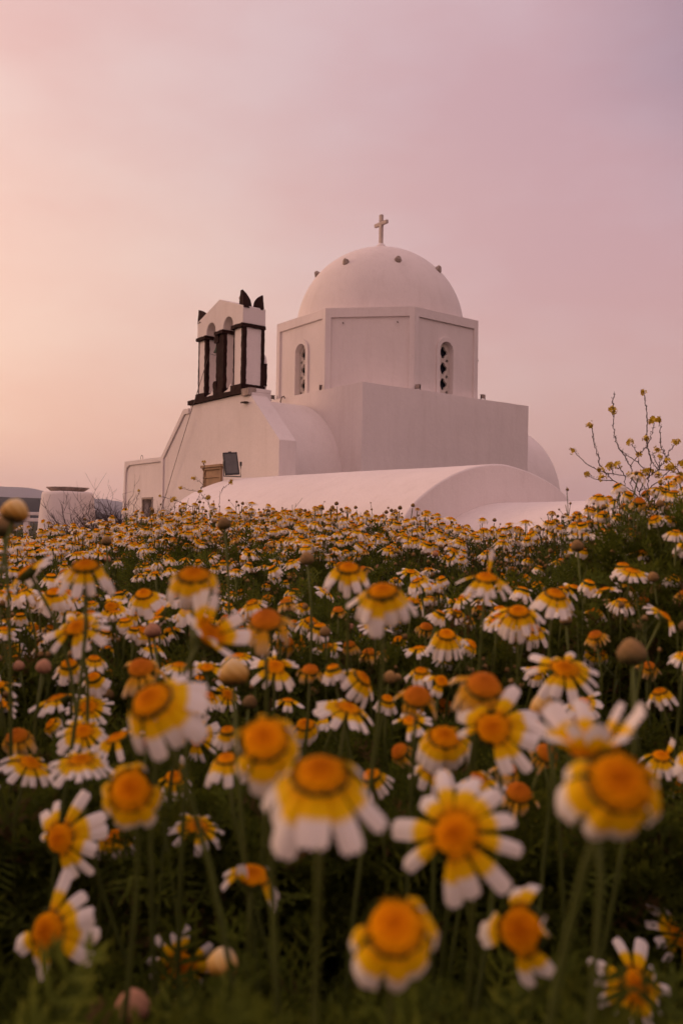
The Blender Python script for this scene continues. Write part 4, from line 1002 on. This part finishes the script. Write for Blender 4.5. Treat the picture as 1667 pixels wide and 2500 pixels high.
mustard('mustard_plant', 'tallest mustard plant, yellow tuft on its highest stem, near the right edge', off, s6, 2.35,
 [[(1165, 1430), (1160, 1310), (1150, 1230), (1170, 1160), (1190, 1060), (1185, 950), (1165, 890), (1150, 830), (1135, 760), (1135, 680), (1145, 590), (1140, 500), (1135, 420), (1130, 350), (1120, 280), (1115, 215)],
  [(1050, 1350), (1110, 1230), (1170, 1160), (1270, 1090), (1320, 1030), (1370, 960), (1410, 860), (1480, 785)], [(1160, 1310), (1220, 1260), (1280, 1220), (1400, 1100), (1500, 1040), (1568, 960), (1640, 900)],
  [(1040, 1000), (1120, 1090), (1165, 1160)], [(1270, 1090), (1240, 1050), (1200, 980), (1175, 930)], [(1280, 1060), (1285, 1010), (1293, 960)], [(1280, 1060), (1235, 960), (1215, 915), (1260, 860)], [(1060, 1340), (1090, 1315), (1145, 1308)]],
 [(1095, 185), (1130, 728), (1120, 1110), (1168, 1118), (1487, 765), (1293, 940), (1262, 858)], (1165, 1520), GM, rng=rngM)
mustard('mustard_plant', 'forked mustard plant cut by the right edge, rightmost of the three', off, s6, 2.25,
 [[(1500, 1530), (1450, 1430), (1400, 1340), (1355, 1285), (1320, 1240), (1290, 1170), (1270, 1090)], [(1568, 1180), (1500, 1080), (1450, 1040), (1400, 980), (1360, 930), (1330, 890), (1305, 810), (1295, 750), (1300, 600), (1295, 530)],
  [(1400, 1340), (1420, 1270), (1490, 1190)], [(1500, 1530), (1560, 1440), (1620, 1370)], [(1530, 1420), (1490, 1370), (1460, 1330)], [(1270, 1090), (1400, 1090), (1500, 1130), (1600, 1160)],
  [(1300, 1380), (1310, 1290), (1300, 1240)], [(1200, 1430), (1260, 1400), (1300, 1380)], [(1440, 1540), (1500, 1480), (1568, 1430), (1640, 1400)], [(1440, 1540), (1410, 1470)], [(1230, 1400), (1230, 1360)]],
 [(1280, 497), (1510, 1180), (1525, 1150), (1445, 1320), (1405, 1060), (1270, 1160), (1300, 1230), (1230, 1362), (1560, 1145), (1550, 1020), (1380, 985), (1430, 1060), (1480, 1250)][:12], (1500, 1600), GM, rng=rngM)
off3 = (280, 900); s3 = 3.136
mustard('mustard_plant', 'thin branching mustard plant rising in front of the wooden door lintel', off3, s3, 3.3,
 [[(600, 1060), (640, 980), (660, 930), (678, 885), (690, 800), (685, 735)], [(675, 890), (640, 855), (610, 840)], [(640, 940), (570, 930), (508, 914)], [(600, 1060), (540, 1035), (480, 1015), (410, 992), (350, 977)], [(655, 945), (675, 975), (700, 995), (722, 1000)],
  [(630, 1000), (670, 998), (700, 995)], [(480, 1015), (450, 1000)]],
 [(683, 717), (608, 840), (506, 913), (348, 976), (657, 942), (718, 988), (440, 1008), (455, 1000), (540, 1040)], (600, 1110), 'thin mustard stalks in front of the church', .0013, rngM, .0075)
mustard('mustard_plant', 'single bent mustard stalk below the floodlight', off3, s3, 3.2,
 [[(805, 1060), (805, 990), (815, 945), (845, 905), (893, 868)], [(720, 1060), (722, 1020), (716, 992)]], [(893, 868), (716, 990)], (800, 1110), 'thin mustard stalks in front of the church', .0012, rngM, .0075)
mustard('mustard_plant', 'lone thin stalk before the small dark niche, left end of the church', off3, s3, 4.0,
 [[(150, 1060), (165, 1010), (185, 960), (188, 940)]], [(188, 935)], (150, 1110), 'thin mustard stalks in front of the church', .0014, rngM, .006)

# dry bush in front of the left end of the church
db_base = at(268, 1290, 8.5); bush = empty('dry_bush', (db_base.x, 8.5, ground(db_base.x, 8.5)))
tag(bush, 'leafless purple brown bush between the white cistern and the church', 'bush')
m = MB(); rngB = random.Random(8); topz = at(262, 1222, 8.5).z - bush.location.z
def twig(p, d, L, r, lev):
    q = p + d * L; md = p.lerp(q, .5) + Vector((rngB.gauss(0, .03), rngB.gauss(0, .03), 0)) * L * 2
    m.tube([p, md, q], [r, r * .8, r * .55], 4, cap=False)
    if lev == 0: return
    for _ in range(rngB.choice((2, 3, 3, 4))):
        a = p.lerp(q, rngB.uniform(.35, 1)); dd = (d + Vector((rngB.gauss(0, .5), rngB.gauss(0, .5), rngB.gauss(.05, .3)))).normalized()
        twig(a, dd, L * rngB.uniform(.45, .72), r * .6, lev - 1)
for i in range(210):
    a = rngB.uniform(0, 6.28); sp_ = rngB.uniform(.1, .75); twig(Vector((rngB.uniform(-.20, .34), rngB.uniform(-.2, .2), 0)), Vector((math.cos(a) * sp_ * .45, math.sin(a) * sp_ * .5, 1.15)).normalized(), topz * rngB.uniform(.44, .51), .010, 4)
m.build('branches', M_TWIG, bush, smooth=0)

# ------------------------------------------------------------------ evening haze over the land
hz = bpy.data.materials.new('evening_haze'); hz.use_nodes = True; n = hz.node_tree.nodes; n.clear()
pv = n.new('ShaderNodeVolumePrincipled'); pv.inputs['Color'].default_value = (.82, .84, 1, 1); pv.inputs['Density'].default_value = 8e-5; pv.inputs['Anisotropy'].default_value = .2
om = n.new('ShaderNodeOutputMaterial'); hz.node_tree.links.new(pv.outputs[0], om.inputs['Volume'])
m = MB(); m.box((-9500, -9500, GROUND_FAR - 60), (9500, 9500, 520)); tag(m.build('haze', hz, smooth=0), kind='stuff')
